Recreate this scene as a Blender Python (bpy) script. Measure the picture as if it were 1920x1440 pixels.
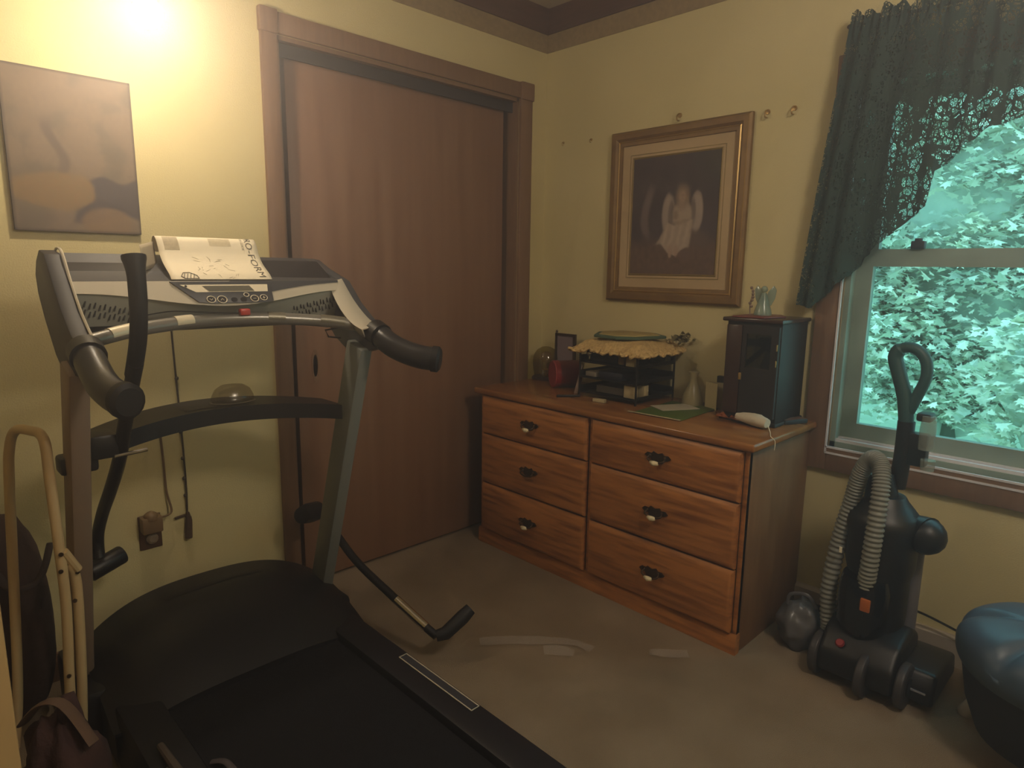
import bpy, bmesh, math, random
from mathutils import Vector, Matrix, noise
random.seed(7)
PI = math.pi
for o in list(bpy.data.objects): bpy.data.objects.remove(o)
C = bpy.context.scene.collection
SC = bpy.context.scene

# ------------------------------------------------------------------ camera
cam = bpy.data.objects.new('camera', bpy.data.cameras.new('camera'))
C.objects.link(cam)
YAW, PIT, ROL = math.radians(45.6064), math.radians(10.0116), math.radians(0.7933)
fw = Vector((math.cos(YAW)*math.cos(PIT), math.sin(YAW)*math.cos(PIT), -math.sin(PIT)))
r0 = Vector((math.sin(YAW), -math.cos(YAW), 0)); u0 = r0.cross(fw)
rr = math.cos(ROL)*r0 + math.sin(ROL)*u0; uu = -math.sin(ROL)*r0 + math.cos(ROL)*u0
M = Matrix((rr, uu, -fw)).transposed().to_4x4(); M.translation = Vector((-2.441, -2.2842, 1.2696))
cam.matrix_world = M
cam.data.sensor_fit = 'HORIZONTAL'; cam.data.sensor_width = 36
cam.data.lens = 1230.78*36/1920; cam.data.clip_start = 0.02
SC.camera = cam

# ------------------------------------------------------------------ world, light, exposure
W = bpy.data.worlds.new('world'); SC.world = W; W.use_nodes = True
nt = W.node_tree; nt.nodes.clear()
wo = nt.nodes.new('ShaderNodeOutputWorld'); bg = nt.nodes.new('ShaderNodeBackground')
tc = nt.nodes.new('ShaderNodeTexCoord'); sx = nt.nodes.new('ShaderNodeSeparateXYZ'); cr = nt.nodes.new('ShaderNodeValToRGB')
nt.links.new(tc.outputs['Generated'], sx.inputs[0]); nt.links.new(sx.outputs['Z'], cr.inputs[0])
cr.color_ramp.elements[0].position = 0.0; cr.color_ramp.elements[0].color = (0.62, 0.76, 0.78, 1)
cr.color_ramp.elements[1].position = 0.6; cr.color_ramp.elements[1].color = (0.62, 0.80, 0.94, 1)
nt.links.new(cr.outputs[0], bg.inputs[0]); bg.inputs[1].default_value = 4.6
nt.links.new(bg.outputs[0], wo.inputs[0])

def area_light(name, loc, rot, sx_, sy_, power, col=(1, 1, 1)):
    l = bpy.data.lights.new(name, 'AREA'); l.shape = 'RECTANGLE'; l.size = sx_; l.size_y = sy_; l.energy = power; l.color = col
    o = bpy.data.objects.new(name, l); C.objects.link(o); o.location = loc; o.rotation_euler = rot; return o
portal = area_light('window_portal', (0.13, -1.945, 1.28), (0, PI/2, 0), 1.3, 1.05, 1)
portal.data.cycles.is_portal = True
sunl = bpy.data.lights.new('sun', 'SUN'); sunl.energy = 2.2; sunl.angle = 0.3; sunl.color = (1, 0.97, 0.85)
suno = bpy.data.objects.new('sun', sunl); C.objects.link(suno); suno.rotation_euler = (math.radians(18), math.radians(-38), 0)

LAMP = (-1.858, -0.365, 1.886)
lampl = bpy.data.lights.new('bulb_light', 'POINT'); lampl.energy = 9.5; lampl.color = (1.0, 0.88, 0.74); lampl.shadow_soft_size = 0.035
lampo = bpy.data.objects.new('bulb_light', lampl); C.objects.link(lampo); lampo.location = LAMP
LAMP_EMIT = 60.0
# unseen fill lamp added behind the camera to lift the window wall
fill_l = bpy.data.lights.new('added_fill_light', 'POINT'); fill_l.energy = 60; fill_l.color = (1.0, 0.85, 0.70); fill_l.shadow_soft_size = 0.16
fill_o = bpy.data.objects.new('added_fill_light', fill_l); C.objects.link(fill_o); fill_o.location = (-1.4, -2.6, 2.2)
HAZE = 0.14
SC.view_settings.view_transform = 'Standard'; SC.view_settings.look = 'None'
SC.view_settings.gamma = 1.0; SC.view_settings.exposure = 0.0; SC.view_settings.use_curve_mapping = False
SC.cycles.max_bounces = 8; SC.cycles.diffuse_bounces = 4; SC.cycles.transparent_max_bounces = 16
SC.cycles.volume_bounces = 0; SC.cycles.sample_clamp_indirect = 4

# ------------------------------------------------------------------ helpers
def lin(h):
    if isinstance(h, str):
        h = [int(h[i:i+2], 16)/255 for i in (0, 2, 4)]
    return tuple((c/12.92 if c <= 0.04045 else ((c+0.055)/1.055)**2.4) for c in h[:3]) + (1,)

def mat(name, col, rough=0.6, metal=0.0, col2=None, scale=8, stretch=(1, 1, 1), bump=0.0, bscale=60, spec=0.5,
        emit=None, estr=0, alpha=1.0, trans=0.0, kind='noise', detail=6, lo=0.35, hi=0.65, sheen=0):
    m = bpy.data.materials.new(name); m.use_nodes = True
    nt = m.node_tree; b = nt.nodes['Principled BSDF']
    b.inputs['Base Color'].default_value = lin(col)
    b.inputs['Roughness'].default_value = rough; b.inputs['Metallic'].default_value = metal
    b.inputs['Specular IOR Level'].default_value = spec
    b.inputs['Alpha'].default_value = alpha; b.inputs['Transmission Weight'].default_value = trans
    if sheen: b.inputs['Sheen Weight'].default_value = sheen
    if emit is not None:
        b.inputs['Emission Color'].default_value = lin(emit); b.inputs['Emission Strength'].default_value = estr
    if col2 or bump:
        tc = nt.nodes.new('ShaderNodeTexCoord'); mp = nt.nodes.new('ShaderNodeMapping')
        mp.inputs['Scale'].default_value = stretch; nt.links.new(tc.outputs['Object'], mp.inputs[0])
    if col2:
        if kind == 'wood':
            nz = nt.nodes.new('ShaderNodeTexWave'); nz.wave_type = 'RINGS'; nz.rings_direction = 'Y'
            nz.inputs['Scale'].default_value = scale; nz.inputs['Distortion'].default_value = 9; nz.inputs['Detail'].default_value = 3
            nz.inputs['Detail Scale'].default_value = 1.2
        else:
            nz = nt.nodes.new('ShaderNodeTexNoise'); nz.inputs['Scale'].default_value = scale; nz.inputs['Detail'].default_value = detail
        nt.links.new(mp.outputs[0], nz.inputs[0])
        ramp = nt.nodes.new('ShaderNodeValToRGB')
        ramp.color_ramp.elements[0].position = lo; ramp.color_ramp.elements[1].position = hi
        ramp.color_ramp.elements[0].color = lin(col); ramp.color_ramp.elements[1].color = lin(col2)
        nt.links.new(nz.outputs['Fac'], ramp.inputs[0]); nt.links.new(ramp.outputs[0], b.inputs['Base Color'])
    if bump:
        n2 = nt.nodes.new('ShaderNodeTexNoise'); n2.inputs['Scale'].default_value = bscale; n2.inputs['Detail'].default_value = 4
        bp = nt.nodes.new('ShaderNodeBump'); bp.inputs['Strength'].default_value = bump; bp.inputs['Distance'].default_value = 0.01
        nt.links.new(mp.outputs[0], n2.inputs[0]); nt.links.new(n2.outputs['Fac'], bp.inputs['Height']); nt.links.new(bp.outputs[0], b.inputs['Normal'])
    return m

class MB:
    def __init__(s): s.v = []; s.f = []; s.c = None
    def add(s, vs, fs):
        n = len(s.v); s.v += [Vector(v) for v in vs]; s.f += [[i+n for i in f] for f in fs]; return s
    def box(s, x0, x1, y0, y1, z0, z1):
        vs = [(x, y, z) for x in (x0, x1) for y in (y0, y1) for z in (z0, z1)]
        return s.add(vs, [(0, 1, 3, 2), (4, 6, 7, 5), (0, 4, 5, 1), (2, 3, 7, 6), (0, 2, 6, 4), (1, 5, 7, 3)])
    def obox(s, c, ax, ay, az):
        c, ax, ay, az = map(Vector, (c, ax, ay, az))
        vs = [c+i*ax+j*ay+k*az for i in (-1, 1) for j in (-1, 1) for k in (-1, 1)]
        return s.add(vs, [(0, 1, 3, 2), (4, 6, 7, 5), (0, 4, 5, 1), (2, 3, 7, 6), (0, 2, 6, 4), (1, 5, 7, 3)])
    def tube(s, pts, r, n=10, cap=True, flat=1.0, up=None):
        pts = [Vector(p) for p in pts]; N = len(pts)
        rs = r if isinstance(r, (list, tuple)) else [r]*N
        t0 = (pts[1]-pts[0]).normalized()
        a = Vector(up) if up else (Vector((0, 0, 1)) if abs(t0.z) < 0.9 else Vector((1, 0, 0)))
        nrm = (a - a.dot(t0)*t0).normalized(); vs = []
        for i, p in enumerate(pts):
            t = (pts[min(i+1, N-1)]-pts[max(i-1, 0)]).normalized()
            nrm = (nrm - nrm.dot(t)*t).normalized(); b = t.cross(nrm)
            for k in range(n):
                an = 2*PI*k/n; vs.append(p + rs[i]*(math.cos(an)*nrm*flat + math.sin(an)*b))
        fs = [(i*n+k, i*n+(k+1) % n, (i+1)*n+(k+1) % n, (i+1)*n+k) for i in range(N-1) for k in range(n)]
        if cap: fs += [tuple(range(n-1, -1, -1)), tuple(range((N-1)*n, N*n))]
        return s.add(vs, fs)
    def prism(s, poly, axis, a, b):
        ix = 'xyz'.index(axis); vs = []
        for h in (a, b):
            for p in poly:
                q = list(p); q.insert(ix, h); vs.append(q)
        n = len(poly)
        return s.add(vs, [tuple(range(n-1, -1, -1)), tuple(range(n, 2*n))] + [(i, (i+1) % n, n+(i+1) % n, n+i) for i in range(n)])
    def lathe(s, prof, c, n=24, axis=(0, 0, 1), cap=True, sc=(1, 1)):
        ax = Vector(axis).normalized(); a = Vector((1, 0, 0)) if abs(ax.x) < 0.9 else Vector((0, 1, 0))
        u = (a-a.dot(ax)*ax).normalized(); w = ax.cross(u); c = Vector(c); vs = []
        for r, h in prof:
            for k in range(n):
                an = 2*PI*k/n; vs.append(c + ax*h + r*(sc[0]*math.cos(an)*u + sc[1]*math.sin(an)*w))
        m = len(prof)
        fs = [(i*n+k, i*n+(k+1) % n, (i+1)*n+(k+1) % n, (i+1)*n+k) for i in range(m-1) for k in range(n)]
        if cap: fs += [tuple(range(n-1, -1, -1)), tuple(range((m-1)*n, m*n))]
        return s.add(vs, fs)
    def grid(s, fn, nu, nv):
        vs = [fn(i/nu, j/nv) for j in range(nv+1) for i in range(nu+1)]
        w = nu+1
        return s.add(vs, [(j*w+i, j*w+i+1, (j+1)*w+i+1, (j+1)*w+i) for j in range(nv) for i in range(nu)])
    def sphere(s, c, r, n=16, sc=(1, 1, 1)):
        c = Vector(c); m = n//2; vs = []; fs = []
        return s.grid(lambda u, v: c+Vector((r*sc[0]*math.sin(PI*v)*math.cos(2*PI*u), r*sc[1]*math.sin(PI*v)*math.sin(2*PI*u), r*sc[2]*math.cos(PI*v))), n, m)

def smooth(pts, k=6):
    P = [Vector(p) for p in pts]; out = []
    for i in range(len(P)-1):
        a, b, c, d = P[max(i-1, 0)], P[i], P[i+1], P[min(i+2, len(P)-1)]
        for j in range(k):
            t = j/k
            out.append(0.5*((2*b)+(c-a)*t+(2*a-5*b+4*c-d)*t*t+(-a+3*b-3*c+d)*t**3))
    return out+[P[-1]]

WB = {}
def mk(name, mb, m, origin, bevel=0, seg=2, solidify=0, colors=None, ang=35, weld=False):
    me = bpy.data.meshes.new(name); o = Vector(origin)
    me.from_pydata([v-o for v in mb.v], [], mb.f)
    if bevel or weld:
        bm = bmesh.new(); bm.from_mesh(me)
        if weld: bmesh.ops.remove_doubles(bm, verts=bm.verts, dist=1e-5)
        if bevel:
            bmesh.ops.recalc_face_normals(bm, faces=bm.faces)
            es = [e for e in bm.edges if len(e.link_faces) == 2 and e.calc_face_angle(0) > 0.5]
            bmesh.ops.bevel(bm, geom=es, offset=bevel, segments=seg, affect='EDGES', profile=0.5, clamp_overlap=True)
        bm.to_mesh(me); bm.free()
    else:
        bm = bmesh.new(); bm.from_mesh(me); bmesh.ops.recalc_face_normals(bm, faces=bm.faces); bm.to_mesh(me); bm.free()
    me.materials.append(m)
    if colors:
        ca = me.color_attributes.new('Col', 'FLOAT_COLOR', 'POINT')
        for i, c in enumerate(colors): ca.data[i].color = (*c[:3], 1)
    for p in me.polygons: p.use_smooth = True
    me.set_sharp_from_angle(angle=math.radians(ang))
    ob = bpy.data.objects.new(name, me); C.objects.link(ob)
    if solidify:
        md = ob.modifiers.new('solid', 'SOLIDIFY'); md.thickness = solidify; md.offset = 0
    return ob

def thing(name, label, cat, base, group=None):
    o = bpy.data.objects.new(name, None); C.objects.link(o); o.empty_display_size = 0.05
    o.location = base; o['label'] = label; o['category'] = cat
    if group: o['group'] = group
    WB[o.name] = Vector(base); return o
def part(name, mb, m, parent, label=None, kind=None, **k):
    w = WB[parent.name]; ob = mk(name, mb, m, w, **k); ob.parent = parent; WB[ob.name] = w
    if label: ob['label'] = label
    if kind: ob['kind'] = kind
    return ob
def solo(name, mb, m, label, cat, base, group=None, kind=None, **k):
    ob = mk(name, mb, m, base, **k); ob.location = base; WB[ob.name] = Vector(base)
    ob['label'] = label; ob['category'] = cat
    if group: ob['group'] = group
    if kind: ob['kind'] = kind
    return ob
def struct(name, mb, m, label=None, parent=None, **k):
    if parent: return part(name, mb, m, parent, label, **k)
    ob = mk(name, mb, m, (0, 0, 0), **k); ob['kind'] = 'structure'; WB[ob.name] = Vector((0, 0, 0))
    if label: ob['label'] = label
    return ob
def vcol_mat(name, rough=0.7):
    m = bpy.data.materials.new(name); m.use_nodes = True
    a = m.node_tree.nodes.new('ShaderNodeVertexColor'); a.layer_name = 'Col'
    b = m.node_tree.nodes['Principled BSDF']; m.node_tree.links.new(a.outputs[0], b.inputs['Base Color']); b.inputs['Roughness'].default_value = rough
    return m

# ------------------------------------------------------------------ materials
m_wall = mat('cream_wall_paint', 'd8cb9a', 0.75, col2='d0c390', scale=2.5, bump=0.15, bscale=220)
m_ceil = mat('ceiling_paint', 'b8ac98', 0.9, bump=0.4, bscale=90)
m_border = mat('wallpaper_border_paper', '8c7a58', 0.8, col2='a08c68', scale=45, detail=8)
m_crown = mat('dark_stained_wood', '5e4034', 0.6, col2='4c3228', scale=12, stretch=(1, 1, 8))
m_carpet = mat('beige_carpet', 'b4a28a', 0.95, col2='a4927a', scale=5, bump=0.9, bscale=420, spec=0.1)
m_casing = mat('brown_wood_casing', '86684e', 0.5, col2='785a42', scale=9, stretch=(8, 8, 0.7))
m_door = mat('luan_door_veneer', '8e6c54', 0.5, col2='805c44', scale=2.2, stretch=(9, 9, 0.6), detail=8)
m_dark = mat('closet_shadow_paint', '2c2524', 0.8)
m_oak = mat('honey_oak_veneer', 'b87a42', 0.42, col2='7c4a22', scale=9, stretch=(5, 0.6, 7), detail=10, lo=0.42, hi=0.72, bump=0.05)
m_oaktop = mat('polished_oak_top', '9c6a3a', 0.22, col2='84542c', scale=6, stretch=(5, 0.8, 4), detail=8)
m_oakside = mat('oak_side_panel', '8a6a4c', 0.45, col2='75553a', scale=4, stretch=(7, 7, 1), detail=8)
m_brass = mat('dark_aged_brass', '4a3826', 0.4, 0.7)
m_white = mat('white_porcelain', 'e8dcb8', 0.2)
m_gold = mat('gilt_frame_wood', '8c6e3e', 0.5, 0.2, col2='775a30', scale=25)
m_goldl = mat('light_gilt_edge', 'a98a50', 0.35, 0.5)
m_mat = mat('cream_picture_mat', 'c2aa84', 0.8, col2='b69e78', scale=6)
m_matg = mat('gold_fillet', '8a7440', 0.5, 0.3)
m_blk = mat('black_plastic', '121218', 0.42)
m_blkm = mat('matte_black_plastic', '0d0d14', 0.6)
m_dgrey = mat('dark_grey_plastic', '252428', 0.55)
m_console = mat('charcoal_console_plastic', '46484e', 0.42)
m_silver = mat('silver_painted_plastic', 'cfc8b8', 0.35, 0.1)
m_steel = mat('grey_painted_steel', '7c807c', 0.45, 0.1)
m_steell = mat('taupe_painted_steel', '8a7868', 0.5, 0.0)
m_chrome = mat('chrome', 'd8d4cc', 0.15, 1.0)
m_belt = mat('black_rubber_belt', '0c0c15', 0.75, bump=0.3, bscale=300, spec=0.3)
m_rail = mat('dark_side_rail', '15151f', 0.5)
m_paper = mat('white_paper', 'f2e8cf', 0.7)
m_ink = mat('grey_ink', '5c5850', 0.7)
m_lcd = mat('grey_lcd', '6a685c', 0.3)
m_red = mat('red_plastic', 'c43a30', 0.35)
m_cream = mat('cream_enamel_tube', 'd2b98c', 0.4)
m_glass = mat('clear_glass', 'ffffff', 0.05, trans=1.0)

def thin_glass(name, tint, gloss=0.06, rough=0.02, veil=None, vs=0.0):
    m = bpy.data.materials.new(name); m.use_nodes = True; nt = m.node_tree; nt.nodes.clear()
    o = nt.nodes.new('ShaderNodeOutputMaterial'); t = nt.nodes.new('ShaderNodeBsdfTransparent'); g = nt.nodes.new('ShaderNodeBsdfGlossy')
    t.inputs[0].default_value = lin(tint); g.inputs['Roughness'].default_value = rough
    mx = nt.nodes.new('ShaderNodeMixShader'); mx.inputs[0].default_value = gloss
    nt.links.new(t.outputs[0], mx.inputs[1]); nt.links.new(g.outputs[0], mx.inputs[2]); nt.links.new(mx.outputs[0], o.inputs[0]); return m
m_pane = thin_glass('window_glass', 'c6e6e4', 0.04)
m_cling = thin_glass('clear_plastic', 'f0eeea', 0.06, 0.2)

def lace_mat():
    m = bpy.data.materials.new('dark_green_lace'); m.use_nodes = True; nt = m.node_tree
    b = nt.nodes['Principled BSDF']; b.inputs['Base Color'].default_value = lin('273d38'); b.inputs['Roughness'].default_value = 0.9
    tc = nt.nodes.new('ShaderNodeTexCoord')
    v = nt.nodes.new('ShaderNodeTexVoronoi'); v.feature = 'DISTANCE_TO_EDGE'; v.inputs['Scale'].default_value = 44
    v2 = nt.nodes.new('ShaderNodeTexVoronoi'); v2.feature = 'DISTANCE_TO_EDGE'; v2.inputs['Scale'].default_value = 170
    n = nt.nodes.new('ShaderNodeTexNoise'); n.inputs['Scale'].default_value = 14; n.inputs['Detail'].default_value = 2
    for x in (v, v2, n): nt.links.new(tc.outputs['UV'], x.inputs['Vector'])
    def mth(op, a, bb, val=None):
        q = nt.nodes.new('ShaderNodeMath'); q.operation = op
        if a is not None: nt.links.new(a, q.inputs[0])
        if bb is not None: nt.links.new(bb, q.inputs[1])
        if val is not None: q.inputs[1].default_value = val
        return q.outputs[0]
    e1 = mth('LESS_THAN', v.outputs['Distance'], None, 0.10)
    e2 = mth('LESS_THAN', v2.outputs['Distance'], None, 0.11)
    fl = mth('GREATER_THAN', n.outputs['Fac'], None, 0.57)
    a = mth('MAXIMUM', e1, fl); a = mth('MAXIMUM', a, e2)
    nt.links.new(a, b.inputs['Alpha']); return m
m_lace = lace_mat()

# ------------------------------------------------------------------ room shell
X0, Y0, H = -3.7, -3.4, 2.44
DX0, DX1, DH = -1.352, -0.185, 2.04          # closet opening
WY0, WY1, WZ0, WZ1 = -2.45, -1.44, 0.65, 1.90  # window opening
struct('floor', MB().box(X0-.1, 0.12, Y0-.1, 0.75, -0.06, 0.0), m_carpet)
struct('ceiling', MB().box(X0-.1, 0.12, Y0-.1, 0.12, H, H+.08), m_ceil)
b = MB(); b.box(X0-.1, DX0, 0, .1, 0, H); b.box(DX1, 0, 0, .1, 0, H); b.box(DX0, DX1, 0, .1, DH, H)
struct('wall_left', b, m_wall)
b = MB(); b.box(0, .12, WY1, 0.75, 0, H); b.box(0, .12, Y0-.1, WY0, 0, H); b.box(0, .12, WY0, WY1, 0, WZ0); b.box(0, .12, WY0, WY1, WZ1, H)
struct('wall_right', b, m_wall)
struct('wall_back', MB().box(X0-.1, .12, Y0-.1, Y0, 0, H), m_wall)
struct('wall_side', MB().box(X0-.1, X0, Y0, 0, 0, H), m_wall)
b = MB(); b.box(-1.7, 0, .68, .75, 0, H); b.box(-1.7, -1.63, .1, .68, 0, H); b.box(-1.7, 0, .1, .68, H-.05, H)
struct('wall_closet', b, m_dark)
# wallpaper border strips and crown moulding
struct('trim_1', MB().box(X0, 0, -.003, 0, 2.272, 2.36), m_border, 'speckled brown wallpaper border under the crown moulding above the closet')
struct('trim_2', MB().box(-.003, 0, Y0, 0, 2.272, 2.36), m_border, 'speckled brown wallpaper border under the crown moulding above the window wall')
cp = [(0, 2.352), (-.012, 2.352), (-.018, 2.372), (-.04, 2.40), (-.055, 2.418), (-.06, H), (0, H)]
struct('trim_3', MB().prism([(y, z) for y, z in cp], 'x', X0, 0), m_crown, 'dark wooden crown moulding above the closet')
struct('trim_4', MB().prism([(x, z) for x, z in cp], 'y', Y0, 0), m_crown, 'dark wooden crown moulding on the window wall')
# baseboards
struct('baseboard_right', MB().prism([(0, 0), (-.022, 0), (-.022, .09), (-.012, .1), (0, .1)], 'y', Y0, -0.001), mat('pale_baseboard', 'b4a898', 0.35))
struct('baseboard_left', MB().box(X0, DX0-.063, -.012, 0, 0, .09), m_casing)
# closet casing and doors
o = struct('trim_5', MB().box(DX0-.058, DX0, -.018, 0, 0, 2.04), m_casing, 'brown closet door casing, left upright', bevel=.004)
struct('trim_6', MB().box(DX1, DX1+.075, -.018, 0, 0, 2.04), m_casing, 'brown closet door casing, right upright', bevel=.004)
struct('trim_7', MB().box(DX0-.058, DX1+.005, -.018, 0, 2.04, 2.108), m_casing, 'brown closet door casing, head piece', bevel=.004)
struct('trim_8', MB().box(DX1-.002, DX1+.08, -.026, 0, 2.035, 2.113), m_casing, 'square corner block at the top right of the closet casing', bevel=.006)
struct('trim_9', MB().box(DX0-.063, DX0+.002, -.026, 0, 2.035, 2.113), m_casing, 'square corner block at the top left of the closet casing', bevel=.006)
b = MB(); b.box(DX1-.012, DX1, 0, .12, 0, DH); b.box(DX0, DX0+.012, 0, .12, 0, DH); b.box(DX0, DX1, 0, .12, DH-.015, DH)
struct('trim_10', b, m_casing, 'brown jamb lining the closet opening')
b = MB(); b.box(DX0+.012, DX1-.012, .028, .034, DH-.06, DH-.015); b.box(DX0+.012, DX1-.012, .09, .096, DH-.05, DH-.015)
struct('trim_11', b, m_dark, 'dark sliding door track')
d1 = struct('door_1', MB().prism([(-1.300, .012), (-.235, .012), (-.235, 2.0), (-1.300, 2.018)], 'y', .05, .082), m_door, 'flat reddish brown sliding closet door', bevel=.002)
b = MB().lathe([(.013, 0), (.016, .004), (.011, .004), (.010, .0), (.002, .0)], (-1.225, .0495, .92), 20, (0, -1, 0), sc=(1, 1))
for v in b.v: v.z = .885+(v.z-.92)*4.2
part('finger_pull', b, m_casing, d1)
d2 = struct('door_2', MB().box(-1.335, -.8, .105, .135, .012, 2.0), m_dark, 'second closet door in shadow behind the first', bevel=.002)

# window: casing, jamb, sashes, panes
b = MB(); w_ = .085
win = thing('window_1', '', '', (0, 0, 0)); del win['label']; del win['category']; win['kind'] = 'structure'
b = MB().box(-.022, 0, WY1, WY1+w_, WZ0-w_, WZ1+w_); part('casing', b, m_casing, win, bevel=.004)
b = MB().box(-.022, 0, WY0-w_, WY0, WZ0-w_, WZ1+w_); part('casing', b, m_casing, win, bevel=.004)
b = MB().box(-.022, 0, WY0, WY1, WZ1, WZ1+w_); part('casing', b, m_casing, win, bevel=.004)
b = MB().box(-.024, 0, WY0, WY1, WZ0-w_, WZ0); part('casing', b, m_casing, win, bevel=.004)
m_vin = mat('pale_window_bead', 'e6e4ec', 0.25); m_sash = mat('glow_tinted_sash', '8fa39a', 0.5, col2='7f9188', scale=8)  # sash and jamb colour tinted toward the teal lens glow
b = MB()
for z in (WZ0+.001, WZ0-.02): b.box(-.027, -.02, WY0-.01, WY1+.004, z-.003, z+.004)
b.box(-.027, -.02, WY1+.000, WY1+.006, WZ0-.02, WZ1); b.box(-.027, -.02, WY0-.006, WY0, WZ0-.02, WZ1)
part('bead', b, m_vin, win, 'pale thin bead around the window opening')
b = MB(); b.box(0, .12, WY1-.018, WY1, WZ0, WZ1); b.box(0, .12, WY0, WY0+.018, WZ0, WZ1); b.box(0, .12, WY0, WY1, WZ1-.018, WZ1); b.box(0, .12, WY0, WY1, WZ0, WZ0+.02)
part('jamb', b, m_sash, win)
b = MB(); b.box(.005, .02, WY0+.018, WY1-.018, WZ0+.02, WZ0+.03); b.box(.03, .045, WY0+.018, WY1-.018, WZ0+.02, WZ0+.034)
part('track', b, m_vin, win, 'pale sill track lit by daylight')
def sash(z0, z1, x, bot, top):
    b = MB(); y0, y1 = WY0+.018, WY1-.018
    b.box(x, x+.03, y1-.052, y1, z0, z1); b.box(x, x+.03, y0, y0+.052, z0, z1); b.box(x, x+.03, y0+.052, y1-.052, z0, z0+bot); b.box(x, x+.03, y0+.052, y1-.052, z1-top, z1)
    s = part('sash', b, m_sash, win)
    part('pane', MB().box(x+.013, x+.017, y0+.05, y1-.05, z0+bot-.002, z1-top+.002), m_pane, s)
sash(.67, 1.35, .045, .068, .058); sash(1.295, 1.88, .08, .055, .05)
part('latch', MB().box(.03, .055, -1.66, -1.62, 1.35, 1.375).lathe([(.012, 0), (.012, .012)], (.04, -1.64, 1.372), 12), m_dgrey, win, bevel=.003)

# exterior ground
struct('ground', MB().grid(lambda u, v: (.15+u*16, -8+v*16, -.45+.05*noise.noise(Vector((u*9, v*9, 0)))), 40, 40), mat('pale_grass', 'b4ccb4', 0.9, col2='c6d8c0', scale=3))

# ------------------------------------------------------------------ trees outside
def leaf(bm, p, s, rot, fold):
    # small lobed maple-like leaf made of three folded lobes
    outl = [(0, 0), (.35, .12), (.62, .02), (.55, .3), (1.0, .45), (.55, .6), (.62, .95), (.3, .8), (0, 1.25), (-.3, .8), (-.62, .95), (-.55, .6), (-1.0, .45), (-.55, .3), (-.62, .02), (-.35, .12)]
    vs = [p + rot @ Vector((x*s*.6, y*s*.8, -abs(x)*s*fold)) for x, y in outl]
    mid = p + rot @ Vector((0, .45*s*.8, 0))
    n = len(bm.v); bm.v += vs + [mid]; k = len(outl)
    bm.f += [[n+i, n+(i+1) % k, n+k] for i in range(k)]
m_leafs = [mat('leaf_green_a', 'ccdcd2', 0.6, col2='e6f0de', scale=3), mat('leaf_green_b', 'a6c2b6', 0.6, col2='c2dccc', scale=3), mat('leaf_green_c', 'cadcd2', 0.6, col2='e2eedc', scale=4)]  # leaf tones paled to imitate the veil over the window view
m_bark = mat('tree_bark', '5d6a5c', 0.9)
m_deep = mat('veil_pale_foliage', 'c0d4cc', 0.9, col2='d2e2d8', scale=5, bump=1, bscale=8)  # inner foliage lightened in colour to stand in for lens veil
def tree(x, y, h, r, nl, mi, label, ls=.09):
    t = thing('tree', label, 'tree', (x, y, -.45), 'trees outside the window')
    part('trunk', MB().tube(smooth([(x, y, -.45), (x+.05, y+.04, .3), (x-.03, y, 1.0), (x, y+.05, h*.8)], 4), [.09-.004*i for i in range(13)], 8), m_bark, t)
    b = MB(); b.grid(lambda u, v: Vector((x, y, h*.5+.1))+Vector((math.sin(PI*v)*math.cos(2*PI*u)*r*.72, math.sin(PI*v)*math.sin(2*PI*u)*r*.9, math.cos(PI*v)*h*.52))*(1+.3*noise.noise(Vector((math.cos(2*PI*u)*2.5+x, math.sin(2*PI*u)*2.5+y, v*5)))), 36, 24)
    part('inner_foliage', b, m_deep, t, kind='stuff', weld=True)
    b = MB(); cl = []
    for i in range(nl//22):
        th = random.uniform(.5*PI, 1.5*PI); cz = random.uniform(-.98, .98); sz = math.sqrt(1-cz*cz)
        rad = random.uniform(.86, 1.2); cl.append((Vector((x+r*rad*.8*sz*math.cos(th), y+r*1.0*rad*math.sin(th)*sz, h*.5+.1+h*.55*cz)), random.uniform(-1, 1)))
    for c, tw in cl:
        for k in range(22):
            d = Vector((random.gauss(0, .10), random.gauss(0, .17), random.gauss(0, .045)))
            d.z -= abs(d.y)*.25
            rot = Matrix.Rotation(random.uniform(0, 2*PI), 3, 'Z') @ Matrix.Rotation(random.uniform(-.6, .9), 3, 'X') @ Matrix.Rotation(random.uniform(-.5, .5), 3, 'Y')
            leaf(b, c+d, ls*random.uniform(.6, 1.2), rot, random.uniform(.1, .4))
    part('leaves', b, m_leafs[mi], t, kind='stuff')
tree(5.2, -.75, 4.6, 1.25, 22000, 0, 'large pale leafy tree filling the middle of the window view', .105)
tree(5.4, -4.3, 4.4, 1.2, 2400, 1, 'leafy tree outside far to the right of the window view')
tree(5.6, 2.9, 4.4, 1.2, 2400, 2, 'leafy tree outside at the far left of the window view')
tree(3.1, -.15, 1.0, .40, 1500, 2, 'low bright bush outside, at the left of the lower pane')
tree(3.0, -1.85, .95, .38, 1500, 0, 'low bright bush outside, at the right of the lower pane')
tree(10.0, .2, 6.4, 1.9, 3000, 1, 'tall tree farthest back, beyond the large pale tree')
tree(10.2, 5.4, 6.2, 1.9, 1800, 1, 'tall tree farthest back, towards the left of the window view')
tree(10.2, -5.2, 6.2, 1.9, 1800, 1, 'tall tree farthest back, towards the right of the window view')

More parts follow.
